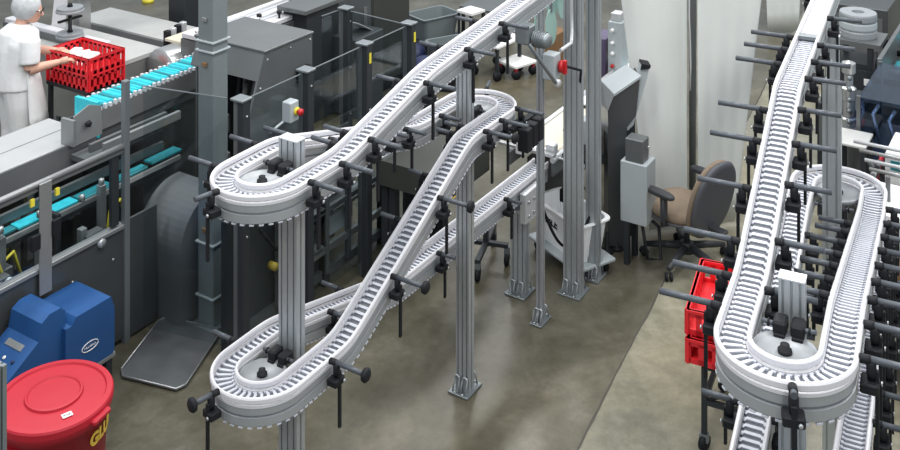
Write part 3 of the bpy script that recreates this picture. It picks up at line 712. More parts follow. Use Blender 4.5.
# hose looping in front of the tub
hq = G(556, 262); q = MB(); pts_ = []
for i in range(19):
    a = PI + PI * i / 18; pts_.append((PB[0] + .12 + .02 * i, PB[1] - .08 - .016 * i, .46 + .34 * math.sin(a) + (.28 - .25 * i / 18)))
q.tube(pts_, .011, 'black', 8); tag(q.build('black_hose'), 'black hose looping down in front of the white tub', 'hose')
# white tub
tc_ = c2w(.966, 8.24); lx = c2w(.52, -.855)
TA = math.atan2(lx[1], lx[0])
DL = thing('tub_dolly', 'flat grey wheeled dolly under the white tub', 'dolly', (*tc_, 0), TA)
MB().bx(-.33, .33, -.19, .19, .085, .115, 'grey_box', .008).build('deck', DL)
for x in (-.26, .26):
    for y in (-.13, .13): q = MB(); q.lathe([(.001, -.015), (.038, -.015), (.038, .015), (.001, .015)], (x, y, .038), 'black', 16, axis=Vector((0, 1, 0))); q.bx(x - .02, x + .02, y - .022, y + .022, .07, .086, 'alu_dark'); q.build('caster', DL)
TB = thing('plastic_tub', 'white plastic tub with black lettering behind the thin post', 'tub', (tc_[0], tc_[1], .116), TA)
def tubmesh(q, L0, W0, L1, W1, h, m, th=.008, rim=.02):
    def ring(l, w, z, k=.06):
        o = []
        for sx, sy, a0 in ((1, 1, 0), (-1, 1, 1), (-1, -1, 2), (1, -1, 3)):
            for j in range(4): a = (a0 + j / 3) * PI / 2; o.append((sx * (l / 2 - k) + k * math.cos(a), sy * (w / 2 - k) + k * math.sin(a), z))
        return o
    R_ = [ring(L0, W0, 0), ring(L1, W1, h), ring(L1 + rim * 2, W1 + rim * 2, h), ring(L1 + rim * 2, W1 + rim * 2, h + .012), ring(L1 - th * 2, W1 - th * 2, h + .012), ring(L0 - th * 2, W0 - th * 2, th)]
    vs = [p for rg in R_ for p in rg]; n = 16; fs = [(i * n + k, i * n + (k + 1) % n, (i + 1) * n + (k + 1) % n, (i + 1) * n + k) for i in range(5) for k in range(n)]
    fs.append([k for k in range(n)][::-1]); fs.append([5 * n + k for k in range(n)]); q.add(vs, fs, m); return q
tubmesh(MB(), .52, .24, .60, .30, .30, 'tub').build('body', TB)
text('EDIBLE', .085, 'black', TB, Matrix.Translation((-.12, -.145, .17)) @ Matrix.Rotation(PI / 2 - .1, 4, 'X'), bold=.002)
# ------------------------------------------------------------------ angled chute machine
ch = G(619, 250)
CH = thing('chute_housing', 'dark grey bent chute housing standing against the white curtain', 'machine', (*ch, 0), math.radians(0))
du = 1 / F * 8.4
def ppx(px, py): return ((px - 619) * du * 1.0, (250 - py) * du)
# profile plane faces the camera side: axis a runs along the camera's right
rx = Vector((*c2w(1, 0), 0)); fx = Vector((*c2w(0, 1), 0))
def fc(a, b, w): return tuple(rx * a + fx * w + Vector((0, 0, b)))
pr = [ppx(*p) for p in ((608, 246), (608, 111), (614.7, 94.7), (640, 77), (636, 116), (626.7, 128), (625, 246))]
MB().prism(pr, 0, .22, 'dark_panel', fc).build('body', CH)
q = MB(); tp = [(ppx(614.7, 94.7), ppx(640, 77))]
a, b = ppx(614, 95), ppx(641, 76.5)
q.add([fc(a[0], a[1] + .01, -.01), fc(b[0], b[1] + .01, -.01), fc(b[0] - .08, b[1] + .015, .24), fc(a[0] - .07, a[1] + .03, .24), fc(a[0], a[1] - .01, -.01), fc(b[0], b[1] - .01, -.01), fc(b[0] - .08, b[1] - .01, .24), fc(a[0] - .07, a[1], .24)], [(0, 1, 2, 3), (4, 7, 6, 5), (0, 4, 5, 1), (1, 5, 6, 2), (2, 6, 7, 3), (3, 7, 4, 0)], 'grey_box'); q.build('lid', CH)
a, b = ppx(607.5, 111), ppx(614, 95)
q = MB(); q.add([fc(a[0], a[1], -.01), fc(b[0], b[1], -.01), fc(b[0] - .07, b[1] + .02, .24), fc(a[0] - .05, a[1], .24), fc(a[0] + .01, a[1] - .2, .0), fc(a[0] - .04, a[1] - .2, .24)], [(0, 1, 2, 3), (4, 0, 3, 5)], 'steel_dull'); q.build('sloping_cover', CH)
q = MB(); pr = [ppx(*p) for p in ((627, 128), (641.5, 66), (650, 66), (648, 78), (634, 126), (628, 132))]
q.prism(pr, .02, .10, 'grey_box', fc); q.build('slide_rail', CH)
q = MB(); pr = [ppx(*p) for p in ((641, 70), (642, 64), (651, 66), (650, 69))]; q.prism(pr, .0, .12, 'black', fc); q.build('rail_end', CH)
MB().prism([ppx(*p) for p in ((626, 240), (626, 130), (636, 118), (637, 150), (634, 240))], .06, .22, 'frame_dark', fc).build('rear_frame', CH)
eb = c2w((638 - 450) / F * 8.22, 8.22)
EX = thing('electrical_enclosure', 'light grey electrical enclosure on legs beside the bent chute', 'box', (*eb, 0))
MB().bx(-.10, .10, -.11, .11, .34, .82, 'grey_box', .006).build('enclosure', EX)
for x in (-.08, .08): MB().bx(x - .02, x + .02, .04, .08, 0, .34, 'frame_dark').build('leg', EX)
q = MB(); q.tube([(-.05, -.05, .36), (-.1, -.12, .1), (-.02, -.2, .08), (.04, -.16, .3), (.05, -.05, .36)], .014, 'black', 8); q.build('cable', EX)
BX = MB(); BX.bx(-.065, .065, -.075, .075, 0, .18, 'mid_panel', .006); bo = BX.build('meter_box', loc=(eb[0] - .02, eb[1] + .0, .8205)); tag(bo, 'small brown-grey metal box sitting on the grey enclosure', 'box')
MB().lathe([(.008, 0), (.008, .02), (.001, .02)], (.0, -.085, .12), 'steel', 8, axis=Vector((0, -1, 0))).build('lock', bo)
for i, px in enumerate((607, 617)):
    g = G(px, 252 - 3 * i); t = thing('levelling_foot', ('black levelling foot left of the grey enclosure legs', 'black levelling foot nearest the grey enclosure legs')[i], 'foot', (*g, 0)); MB().lathe([(.055, 0), (.05, .018), (.02, .03), (.014, .16), (.001, .16)], (0, 0, 0), 'black', 16).build('foot', t)
# ------------------------------------------------------------------ curtains
def curtain(xb0, xb1, xt0, xt1, Z, label, yb=258, ph=0.):
    """px limits at the bottom row and at row 0, hanging at distance Z"""
    q = MB(); n, m = 60, 14; zt = 3.6; vs = []
    for j in range(m + 1):
        z = .03 + (zt - .03) * j / m; row = (H - z) * F / Z + HOR; k = (yb - row) / yb
        for i in range(n + 1):
            f = i / n; x = ((xb0 + (xt0 - xb0) * k) * (1 - f) + (xb1 + (xt1 - xb1) * k) * f - 450) / F * Z
            d = .003 * math.sin(f * 23 + ph + .9 * k) + .005 * math.sin(f * 7 + 2 * ph + k) + .02 * max(0, f - .9) * math.sin(f * 90)
            u, v = c2w(x, Z + d + .15 * (f - .5)); vs.append((u, v, z))
    fs = [(j * (n + 1) + i, j * (n + 1) + i + 1, (j + 1) * (n + 1) + i + 1, (j + 1) * (n + 1) + i) for j in range(m) for i in range(n)]
    q.add(vs, fs, 'curtain', True); o = q.build('strip_curtain')
    o.modifiers.new('thickness', 'SOLIDIFY').thickness = .004
    tag(o, label, 'curtain', 'hanging white curtains'); return o
curtain(652, 689, 620, 689, 8.72, 'white plastic curtain panel hanging left of the dark gap')
curtain(696, 733, 695, 764, 8.74, 'white plastic curtain panel hanging right of the dark gap, behind the chair', ph=1.7)
curtain(767, 800, 765, 802, 14.0, 'small far white curtain panel beside top of the right conveyor', yb=46, ph=.5)
pp = c2w((692.5 - 450) / F * 8.86, 8.86); tag(MB().tube([(0, 0, 0), (0, 0, 4.0)], .03, 'mid_panel', 10).build('curtain_pole', loc=(*pp, 0)), 'thin dark pole standing in the gap between white curtains', 'pole')
pp = c2w((690 - 450) / F * 8.66, 8.66); tag(MB().tube([(pp[0] + .02 * math.sin(i * 1.3), pp[1], 3.6 - i * .2) for i in range(13)], .006, 'alu_light', 6).build('pull_cord'), 'thin pale cord hanging along the edge of the left curtain', 'cord')
# ------------------------------------------------------------------ office chair
co_ = G(687, 262)
OC = thing('office_chair', 'grey office chair with tan seat seen from behind beside the curtains', 'chair', (*co_, 0), math.radians(72))
# local +x faces forward (towards v)
bs = MB()
for k in range(5):
    a = k * 2 * PI / 5 + .55; e_ = Vector((.34 * math.cos(a), .34 * math.sin(a), .09)); c_ = Vector((.04 * math.cos(a), .04 * math.sin(a), .13))
    bs.tube([c_, c_.lerp(e_, .5) + Vector((0, 0, .005)), e_], [.032, .028, .02], 'chair_plastic', 8)
bs.lathe([(.05, .08), (.055, .16), (.035, .17), (.001, .17)], (0, 0, 0), 'chair_plastic', 16); bs.build('star_base', OC)
for k in range(5):
    a = k * 2 * PI / 5 + .55; q = MB()
    for s_ in (-.018, .018):
        cc = Vector((.34 * math.cos(a), .34 * math.sin(a), .032)) + Vector((-math.sin(a + .6), math.cos(a + .6), 0)) * s_; q.lathe([(.001, -.010), (.030, -.010), (.032, 0), (.030, .010), (.001, .010)], cc, 'black', 16, axis=Vector((-math.sin(a + .6), math.cos(a + .6), 0)))
    q.build('caster', OC)
MB().lathe([(.022, .16), (.022, .34), (.001, .34)], (0, 0, 0), 'chair_plastic', 12).build('gas_lift', OC)
q = MB(); q.box((0, 0, .345), (.26, .22, .04), 'chair_plastic', bev=.01); q.box((-.22, 0, .37), (.30, .07, .025), 'chair_plastic', bev=.006); q.tube([(.02, -.1, .335), (.04, -.22, .325)], .008, 'black', 6); q.build('mechanism', OC)
def cushion(m, w, d, th, name, parent, loc, rot, sup=2.6, dome=.03, edge=None):
    q = MB(); n, k = 40, 8; vs = []; 
    prof = [(0.0, 0.), (.5, 0), (.85, .0), (.96, .12), (1, .5), (.96, .85), (.85, 1.), (.5, 1.), (0, 1.)]
    for pr_, z in prof:
        for i in range(n):
            a = 2 * PI * i / n; c, s_ = math.cos(a), math.sin(a)
            x = math.copysign(abs(c) ** (2 / sup), c) * d / 2 * pr_; y = math.copysign(abs(s_) ** (2 / sup), s_) * w / 2 * pr_
            vs.append(loc + rot @ Vector((x, y, (z - .5) * th + dome * (1 - pr_ * pr_) * (1 if z > .5 else 0))))
    fs = [(i * n + j, i * n + (j + 1) % n, (i + 1) * n + (j + 1) % n, (i + 1) * n + j) for i in range(len(prof) - 1) for j in range(n)]
    q.add(vs, fs, m, True); return q.build(name, parent)
cushion('tan', .50, .48, .075, 'seat_cushion', OC, Vector((.06, 0, .425)), Matrix.Rotation(-.03, 3, 'Y'), dome=.02)
cushion('chair_shell', .50, .47, .03, 'seat_shell', OC, Vector((.06, 0, .380)), Matrix.Identity(3), dome=0)
rb = Matrix.Rotation(math.radians(-72), 3, 'Y')
rb = Matrix.Rotation(math.radians(77), 3, 'Y') 
cushion('chair_shell', .50, .64, .05, 'back_shell', OC, Vector((-.255, 0, .59)), rb @ Matrix.Rotation(0, 3, 'Z'), sup=2.3, dome=.0)
cushion('tan', .50, .64, .05, 'back_cushion', OC, Vector((-.21, 0, .585)), rb, sup=2.3, dome=.015)
for sg in (-1, 1):
    q = MB(); q.tube([(.02, sg * .20, .37), (.02, sg * .28, .38), (.0, sg * .29, .42), (.0, sg * .29, .60)], .020, 'chair_plastic', 8); q.box((0, sg * .29, .52), (.06, .03, .16), 'chair_plastic', bev=.008)
    q.build('arm_support', OC)
    cushion('chair_plastic', .085, .27, .035, 'arm_pad', OC, Vector((.04, sg * .285, .62)), Matrix.Identity(3), dome=.004)
# ------------------------------------------------------------------ right: cart with crates
def crate(loc, L, W, h, rz, label, n=9, m='crate_red', group='red crates'):
    t = thing('plastic_crate', label, 'crate', loc, rz, group)
    b = MB(); th = .008
    b.bx(-L / 2, L / 2, -W / 2, W / 2, 0, .008, m)
    for sg in (-1, 1):
        for z0, z1 in ((0, h * .22), (h * .72, h)): b.bx(-L / 2, L / 2, sg * W / 2 - th, sg * W / 2 + th, z0, z1, m); b.bx(sg * L / 2 - th, sg * L / 2 + th, -W / 2, W / 2, z0, z1, m)
        b.bx(-L / 2 - .008, L / 2 + .008, sg * W / 2 - .014, sg * W / 2 + .014, h - .018, h, m); b.bx(sg * L / 2 - .014, sg * L / 2 + .014, -W / 2, W / 2, h - .018, h, m)
        for i in range(n + 1):
            x = -L / 2 + L * i / n; b.bx(x - .017, x + .017, sg * W / 2 - th, sg * W / 2 + th, 0, h, m)
        k = max(3, int(n * W / L))
        for i in range(k + 1):
            y = -W / 2 + W * i / k; b.bx(sg * L / 2 - th, sg * L / 2 + th, y - .017, y + .017, 0, h, m)
    b.build('crate_wall', t); return t
kc = c2w(1.83, 6.30)
KA = RA
CT = thing('crate_cart', 'dark tube frame cart on casters under the right conveyor', 'cart', (*kc, 0), KA)
for x in (-.30, .30):
    for y in (-.21, .21): MB().bx(x - .016, x + .016, y - .016, y + .016, .10, .50, 'frame_dark', .003).build('upright', CT)
for z in (.28, .49):
    for y in (-.21, .21): MB().bx(-.30, .30, y - .014, y + .014, z, z + .028, 'frame_dark').build('side_rail', CT)
    for x in (-.30, .30): MB().bx(x - .014, x + .014, -.21, .21, z, z + .028, 'frame_dark').build('end_rail', CT)
MB().tube([(-.30, .21, .30), (-.30, -.21, .49)], .010, 'frame_dark', 8).build('brace', CT)
for x in (-.30, .30):
    for y in (-.21, .21): q = MB(); q.lathe([(.001, -.018), (.045, -.018), (.05, 0), (.045, .018), (.001, .018)], (x, y, .05), 'black', 18, axis=Vector((.3, 1, 0))); q.bx(x - .02, x + .02, y - .026, y + .026, .06, .105, 'alu_dark'); q.build('caster', CT)
def kw(x, y, z): return (kc[0] + x * math.cos(KA) - y * math.sin(KA), kc[1] + x * math.sin(KA) + y * math.cos(KA), z)
crate(kw(-.02, .10, .520), .62, .40, .145, KA, 'lower red plastic crate on the cart under the right conveyor')
crate(kw(.02, .13, .667), .60, .40, .145, KA + .06, 'upper red plastic crate on the cart under the right conveyor')
# ------------------------------------------------------------------ person
def solid(q, name, parent, voxel, m, smooth=4, **props):
    o = q.build('tmp'); md = o.modifiers.new('r', 'REMESH'); md.mode = 'VOXEL'; md.voxel_size = voxel; md.use_smooth_shade = True
    s_ = o.modifiers.new('s', 'SMOOTH'); s_.iterations = smooth; s_.factor = .5
    dg = bpy.context.evaluated_depsgraph_get(); me = bpy.data.meshes.new_from_object(o.evaluated_get(dg)); bpy.data.objects.remove(o)
    me.materials.clear(); me.materials.append(MATS[m]); me.name = name
    me.polygons.foreach_set('material_index', [0] * len(me.polygons)); me.polygons.foreach_set('use_smooth', [True] * len(me.polygons))
    o = bpy.data.objects.new(name, me); COL.objects.link(o); o.parent = parent
    for k, v in props.items(): o[k] = v
    return o
def ball(q, c, r, sc=(1, 1, 1), m='skin', rot=None):
    n, k = 20, 12; vs = []; R_ = rot or Matrix.Identity(3)
    for i in range(k + 1):
        t = PI * i / k
        for j in range(n): p = 2 * PI * j / n; vs.append(Vector(c) + R_ @ Vector((r * sc[0] * math.sin(t) * math.cos(p), r * sc[1] * math.sin(t) * math.sin(p), r * sc[2] * math.cos(t))))
    q.add(vs, [(i * n + j, i * n + (j + 1) % n, (i + 1) * n + (j + 1) % n, (i + 1) * n + j) for i in range(k) for j in range(n)], m, True)
ps = c2w(-4.09, 9.70)
PE = thing('person', 'person in white smock, apron and hairnet reaching into the red crate', 'person', (*ps, 0), math.atan2(-CA, SA))
f = Vector((math.cos(.75), math.sin(.75), 0)); rt = Vector((math.sin(.75), -math.cos(.75), 0)); Z_ = Vector((0, 0, 1))
def B(fr_, r_, z): return f * fr_ + rt * r_ + Z_ * z
shR, shL = B(.05, .22, 1.34), B(.05, -.22, 1.34)
elR, elL = Vector((.20, -.17, 1.07)), Vector((.06, .30, 1.10))
wrR, wrL = Vector((.42, -.05, 1.10)), Vector((.30, .22, 1.12))
q = MB()
q.tube([B(0, 0, .90), B(0, 0, 1.05), B(.02, 0, 1.22), B(.03, 0, 1.36), B(.04, 0, 1.42)], [.13, .12, .135, .13, .08], 'skin', 16)
for sg in (-1, 1):
    q.tube([B(.02, .08 * sg, 1.1), B(.03, .10 * sg, 1.30), B(.03, .15 * sg, 1.375)], [.10, .10, .07], 'skin', 14)
    q.tube([B(0, .09 * sg, .94), B(.01, .10 * sg, .75), B(.02, .10 * sg, .50), B(-.01, .10 * sg, .30), B(-.02, .10 * sg, .09)], [.105, .085, .058, .060, .040], 'skin', 14)
    q.tube([B(-.04, .10 * sg, .05), B(.04, .105 * sg, .045), B(.17, .12 * sg, .03)], [.042, .042, .028], 'skin', 10)
q.tube([B(.03, 0, 1.36), B(.06, 0, 1.47), B(.075, 0, 1.52)], [.065, .055, .055], 'skin', 14)
hc = B(.13, .03, 1.555); look = Vector((math.cos(.15), math.sin(.15), -.25)).normalized(); hs = Vector((0, 0, 1)).cross(look).normalized(); hu = look.cross(hs)
HR = Matrix((look, hs, hu)).transposed()
ball(q, hc, .1, (.98, .78, 1.15), rot=HR)
ball(q, hc + HR @ Vector((.03, 0, -.06)), .07, (.95, .75, .8), rot=HR)
q.tube([hc + HR @ Vector((.092, 0, .02)), hc + HR @ Vector((.118, 0, -.022)), hc + HR @ Vector((.095, 0, -.03))], [.008, .014, .010], 'skin', 8)
q.tube([hc + HR @ Vector((.085, -.022, -.058)), hc + HR @ Vector((.092, 0, -.056)), hc + HR @ Vector((.085, .022, -.058))], .007, 'skin', 6)
for sg in (-1, 1): ball(q, hc + HR @ Vector((-.005, sg * .08, -.01)), .03, (.6, .3, 1), rot=HR)
def hand(q, w, d, side):
    d = d.normalized(); s_ = d.cross(Z_).normalized() * side; 
    q.tube([w, w + d * .05, w + d * .09], [.024, .036, .034], 'skin', 10)
    for i, (o_, L_) in enumerate(((-.027, .062), (-.009, .075), (.009, .070), (.026, .052))):
        a = w + d * .085 + s_ * o_; q.tube([a, a + d * L_ * .5 + s_ * o_ * .15 - Z_ * .004, a + d * L_ * .85 - Z_ * .022, a + d * L_ - Z_ * .045], [.0095, .009, .0085, .007], 'skin', 8)
    a = w + d * .03 - s_ * .025; q.tube([a, a + d * .03 - s_ * .028 - Z_ * .01, a + d * .058 - s_ * .03 - Z_ * .025], [.012, .010, .008], 'skin', 8)
for sh, el, wr, sg in ((shR, elR, wrR, 1), (shL, elL, wrL, -1)):
    q.tube([sh, sh.lerp(el, .5), el], [.065, .057, .050], 'skin', 12); q.tube([el, el.lerp(wr, .3), wr], [.050, .047, .030], 'skin', 12); hand(q, wr, wr - el, sg)
solid(q, 'body', PE, .0055, 'skin', 3)
q = MB()
q.tube([B(0, 0, .86), B(0, 0, 1.02), B(.02, 0, 1.22), B(.03, 0, 1.37), B(.04, 0, 1.44)], [.20, .195, .20, .18, .10], 'cloth_white', 18)
for sg in (-1, 1):
    q.tube([B(.0, .09 * sg, .86), B(.01, .08 * sg, 1.05), B(.03, .11 * sg, 1.30), B(.03, .15 * sg, 1.38)], [.16, .155, .15, .10], 'cloth_white', 14)
for sh, el in ((shR, elR), (shL, elL)):
    q.tube([sh, sh.lerp(el, .45), sh.lerp(el, .82)], [.095, .095, .09], 'cloth_white', 14)
solid(q, 'smock', PE, .012, 'cloth_white', 6)
q = MB()
for sg in (-1, 1): q.tube([B(0, .08 * sg, .92), B(.01, .105 * sg, .70), B(.02, .105 * sg, .45), B(-.01, .105 * sg, .10)], [.155, .135, .11, .09], 'cloth_white', 14)
solid(q, 'trousers', PE, .012, 'cloth_white', 4)
q = MB(); n = 14; vs = []
for j in range(6):
    z = 1.02 - j * .10
    for i in range(n + 1):
        a = -1.5 + 3.0 * i / n; rr = .185 + .016 * j + .01 * math.sin(i * 1.9 + j); vs.append(f * math.cos(a) * (rr + .02) + rt * math.sin(a) * (rr + .05) + Z_ * z)
q.add(vs, [(j * (n + 1) + i, j * (n + 1) + i + 1, (j + 1) * (n + 1) + i + 1, (j + 1) * (n + 1) + i) for j in range(5) for i in range(n)], 'cloth_white', True)
ao = q.build('apron', PE); ao.modifiers.new('t', 'SOLIDIFY').thickness = .006
q = MB(); ball(q, hc + HR @ Vector((-.052, 0, .03)), .126, (1.08, .98, 1.08), 'hairnet', HR); hn = solid(q, 'hairnet', PE, .01, 'hairnet', 2)
q = MB(); ball(q, hc + HR @ Vector((-.04, 0, -.03)), .085, (1, .9, 1.1), 'hair', HR); solid(q, 'hair', PE, .01, 'hair', 2)
for sg in (-1, 1):
    ball(q := MB(), hc + HR @ Vector((.082, sg * .031, .018)), .011, (1, 1, .8), 'white', HR); e1 = q.build('eye', PE)
    ball(q := MB(), hc + HR @ Vector((.091, sg * .031, .018)), .005, (1, 1, 1), 'black', HR); q.build('pupil', e1)
q = MB()
for sg in (-1, 1):
    c = hc + HR @ Vector((.104, sg * .033, .014)); q.tube([c + HR @ Vector((0, .024 * math.cos(a * PI / 6), .019 * math.sin(a * PI / 6))) for a in range(13)], .0022, 'black', 6)
    q.tube([hc + HR @ Vector((.104, sg * .056, .02)), hc + HR @ Vector((.0, sg * .086, .015))], .0022, 'black', 6)
q.build('glasses', PE)
for sg in (-1, 1):
    q = MB(); q.tube([B(-.05, .10 * sg, .045), B(.04, .105 * sg, .05), B(.19, .12 * sg, .035)], [.047, .052, .036], 'white', 12); q.build('shoe', PE)
# crates the person reaches into, on a small cart
cc = c2w(-3.52, 9.95); CA_ = 0.0
ST = thing('crate_stand', 'dark steel stand holding the red crates beside the person', 'stand', (*cc, 0), CA_)
MB().bx(-.22, .22, -.30, .30, .80, .83, 'frame_dark').build('top', ST)
for x in (-.19, .19):
    for y in (-.27, .27): MB().bx(x - .018, x + .018, y - .018, y + .018, 0, .80, 'frame_dark').build('leg', ST)
crate((*cc, .832), .60, .40, .15, CA_ + PI / 2, 'lower red plastic crate of the stack in front of the person')
crate((*cc, .984), .60, .40, .15, CA_ + PI / 2, 'upper red plastic crate of the stack holding white packs')
r = random.Random(2)
for i in range(6):
    q = MB(); q.box((0, 0, .02), (.16, .10, .035), 'white', r.uniform(-.5, .5), bev=.012)
    o = q.build('white_pack', loc=(cc[0] + .10 * (i % 2) - .05, cc[1] + .22 - .12 * (i // 2), .994 + .038 * (i % 2)))
    tag(o, 'small white wrapped pack lying in the upper red crate', 'pack', 'white packs in the red crate')
# ------------------------------------------------------------------ far left machinery
def M1(name, label, cat, px, py, h, rz=0, **k): return thing(name, label, cat, (*G(px, py, h), 0), rz, **k)
t = M1('steel_counter', 'long pale grey steel counter standing on the floor in the far left background', 'counter', 150, 26, .75)
MB().bx(-.26, .26, -.85, 1.0, .69, .75, 'counter', .005).build('top', t); MB().bx(-.27, -.25, -.85, 1.0, .60, .73, 'steel_dull').build('edge', t)
for x in (-.2, .2):
    for y in (-.8, 0, .9): MB().bx(x - .03, x + .03, y - .03, y + .03, 0, .69, 'steel_dull').build('leg', t)
for y in (-.7, -.35, .35): MB().bx(-.30, -.27, y, y + .12, .60, .64, 'black').build('clip', t)
t = M1('rounded_steel_table', 'pale steel table with a rounded near corner behind the red crates', 'table', 106, 46, .92)
pr = [(-.45, -.30)] + [(-.45 + .12 * (1 - math.cos(a * PI / 16)), -.42 - .12 * math.sin(a * PI / 16)) for a in range(9)] + [(.28, -.54), (.28, 1.1), (-.45, 1.1)]
MB().prism(pr, .88, .92, 'counter').build('top', t); MB().prism([(a * .97, b * .97) for a, b in pr], .30, .88, 'steel').build('skirt', t)
for x in (-.35, .2):
    for y in (-.4, .9): MB().bx(x - .03, x + .03, y - .03, y + .03, 0, .3, 'steel_dull').build('leg', t)
t = M1('steel_drum_roller', 'stainless steel drum roller with curved side left of grey column', 'roller', 177, 52, .9)
MB().lathe([(.001, -.24), (.19, -.24), (.20, -.22), (.20, .30), (.001, .30)], (0, -.02, .80), 'steel', 36, axis=Vector((1, 0, 0))).build('drum', t)
MB().bx(-.25, .32, -.12, .12, 0, .62, 'mid_panel').build('base', t)
q = MB(); q.bx(-.02, .34, -.10, .16, .99, 1.02, 'cream', .004); q.build('apron_plate', t)
for i in range(4): q = MB(); q.bx(.05 + .1 * i, .11 + .1 * i, .20 + .03 * i, .26 + .03 * i, .62, 1.06, 'alu_light' if i % 2 else 'black', .005); q.build('bracket', t)
t = M1('white_rail', 'long white rail sloping past the red crates behind the person', 'rail', 80, 38, 1.0)
MB().bx(-.05, .05, -.42, 1.2, .97, 1.03, 'white_plastic', .008).build('rail', t); MB().bx(-.07, -.052, -.42, 1.2, .925, .99, 'mid_panel').build('side_strip', t)
for y in (-.3, .6): MB().bx(-.03, .03, y - .03, y + .03, .92, .97, 'steel_dull').build('leg', t)
g = G(52, 30, 1.0); q = MB(); q.prism([(-.07, 1.0), (.06, 1.0), (.16, 2.2), (.05, 2.2)], -.03, .03, 'white_plastic', lambda a, b, w: tuple(rx * a + fx * w + Z_ * b)); q.bx(-.02, .02, -.02, .02, 0, 1.0, 'steel_dull')
tag(q.build('leaning_post', loc=(g[0] + .1, g[1] + .02, 0)), 'broad white post leaning upward just right of the person', 'post')
t = M1('turntable_stand', 'grey stand of two round turntables behind the red crates', 'turntable', 70, 22, 1.2)
for h in (1.10, 1.36):
    MB().lathe([(.001, h - .05), (.14, h - .05), (.14, h - .035), (.13, h - .03), (.13, h - .006), (.001, h)], (0, 0, 0), 'disc', 28, smooth=False).build('plate', t)
    MB().lathe([(.03, h), (.02, h + .03), (.001, h + .04)], (0, 0, 0), 'black', 10).build('hub', t); q = MB(); q.bx(-.14, .14, -.015, .015, h - .14, h - .12, 'black'); q.build('arm', t)
MB().lathe([(.02, .92), (.02, 1.33)], (0, 0, 0), 'frame_dark', 10).build('spindle', t); MB().lathe([(.06, .922), (.06, .94), (.001, .94)], (0, 0, 0), 'frame_dark', 10).build('foot', t)
t = M1('steel_pillar', 'short stainless pillar carrying a control box in the far left', 'pillar', 82, 40, .7)
MB().bx(-.08, .08, -.055, .055, 0, 1.45, 'steel', .005).build('pillar', t); MB().bx(-.16, .16, -.42, -.08, 1.30, 1.50, 'mid_panel', .008).build('control_box', t)
MB().bx(-.163, -.160, -.26, -.18, 1.36, 1.46, 'white').build('white_label', t); MB().bx(-.165, -.163, -.25, -.19, 1.43, 1.45, 'red').build('red_stripe', t)
t = M1('dark_cabinet', 'black control cabinet with white stickers left of the grey column', 'cabinet', 186, 50, .3)
MB().bx(-.15, .15, -.14, .14, 0, 1.75, 'frame_dark', .006).build('body', t)
for y, z in ((-.06, 1.18), (-.05, 1.36)): MB().bx(-.153, -.150, y - .06, y + .04, z, z + .07, 'white').build('sticker', t)
g = G(148, 2); q = MB(); q.lathe([(.09, 0), (.085, .04), (.03, .06), (.001, .06)], (0, 0, 0), 'yellow', 16); tag(q.build('floor_cap', loc=(*g, 0)), 'small yellow round cap on the far floor at top left', 'cap')
# ------------------------------------------------------------------ background between column and tall posts
t = M1('white_deck_conveyor', 'white deck machine with black knobs behind the dark hood', 'machine', 268, 12, 1.15)
MB().bx(-1.0, .45, -.30, .25, 1.10, 1.15, 'white_plastic', .006).build('deck', t); MB().bx(-1.0, .45, -.32, .26, .75, 1.09, 'mid_panel').build('body', t)
for x in (-.7, .3): MB().bx(x - .04, x + .04, -.2, .2, 0, .75, 'frame_dark').build('leg', t)
for i in range(7):
    x = -.9 + .2 * i; q = MB(); q.lathe([(.012, 1.15), (.012, 1.19), (.028, 1.20), (.028, 1.225), (.001, 1.23)], (x, -.25 + (i % 2) * .1, 0), 'black', 12); q.build('knob', t)
for y in (-.16, .05): q = MB(); q.tube([(-1, y, 1.19), (.45, y, 1.19)], .014, 'alu_light', 8); q.build('guide_bar', t)
t = M1('steel_top_cabinet', 'cabinet with blue-grey steel top behind the hood at top', 'cabinet', 303, 3, 1.25)
MB().bx(-.22, .45, -.22, .18, 1.20, 1.25, 'mid_panel', .006).build('top', t); MB().bx(-.14, .40, -.17, .15, 0, 1.20, 'frame_dark').build('body', t); MB().bx(-.15, -.14, -.12, .12, .5, 1.0, 'olive').build('door', t)
t = thing('olive_cabinet', 'tall olive grey cabinet behind the clear fence at top', 'cabinet', (*c2w((372 - 450) / F * 12.2, 12.2), 0))
MB().bx(-.35, .35, -.30, .30, .1, 1.62, 'olive', .008).build('body', t); MB().bx(-.36, -.35, -.25, .25, .2, 1.5, 'mid_panel').build('door', t); MB().bx(-.35, .35, -.30, .30, 0, .1, 'black').build('plinth', t); MB().bx(-.38, -.36, -.20, -.17, .8, 1.0, 'steel').build('handle', t)
t = thing('printer_stand', 'grey machine block with a white paper sheet behind the fence', 'machine', (*G(352, 62, .5), 0))
MB().bx(-.25, .25, -.25, .3, 0, .85, 'dark_panel', .01).build('body', t); q = MB(); q.box((.0, -.1, .92), (.30, .18, .004), 'white', rot=Matrix.Rotation(.5, 3, 'Y')); q.build('paper', t)
def tote(px, py, h, zb, L, W, hh, label, m='tote', rz=0):
    g = G(px, py, h); t = thing('storage_tote', label, 'tote', (*g, zb), rz, 'grey storage totes'); tubmesh(MB(), L * .86, W * .84, L, W, hh, m).build('body', t); return t
TR = thing('tote_trolley', 'low dark trolley carrying the far grey tote', 'trolley', (*G(433, 13, .45), 0), -.35)
MB().bx(-.32, .32, -.24, .24, .12, .16, 'frame_dark').build('deck', TR)
for x in (-.26, .26):
    for y in (-.18, .18): MB().bx(x - .02, x + .02, y - .02, y + .02, 0, .12, 'black').build('leg', TR)
tote(433, 13, .45, .162, .58, .42, .28, 'large empty grey tote, the farther of the two', rz=-.35)
tote(450, 42, .30, .0, .50, .36, .30, 'smaller grey tote on the floor just behind the rising lane', rz=-.5)
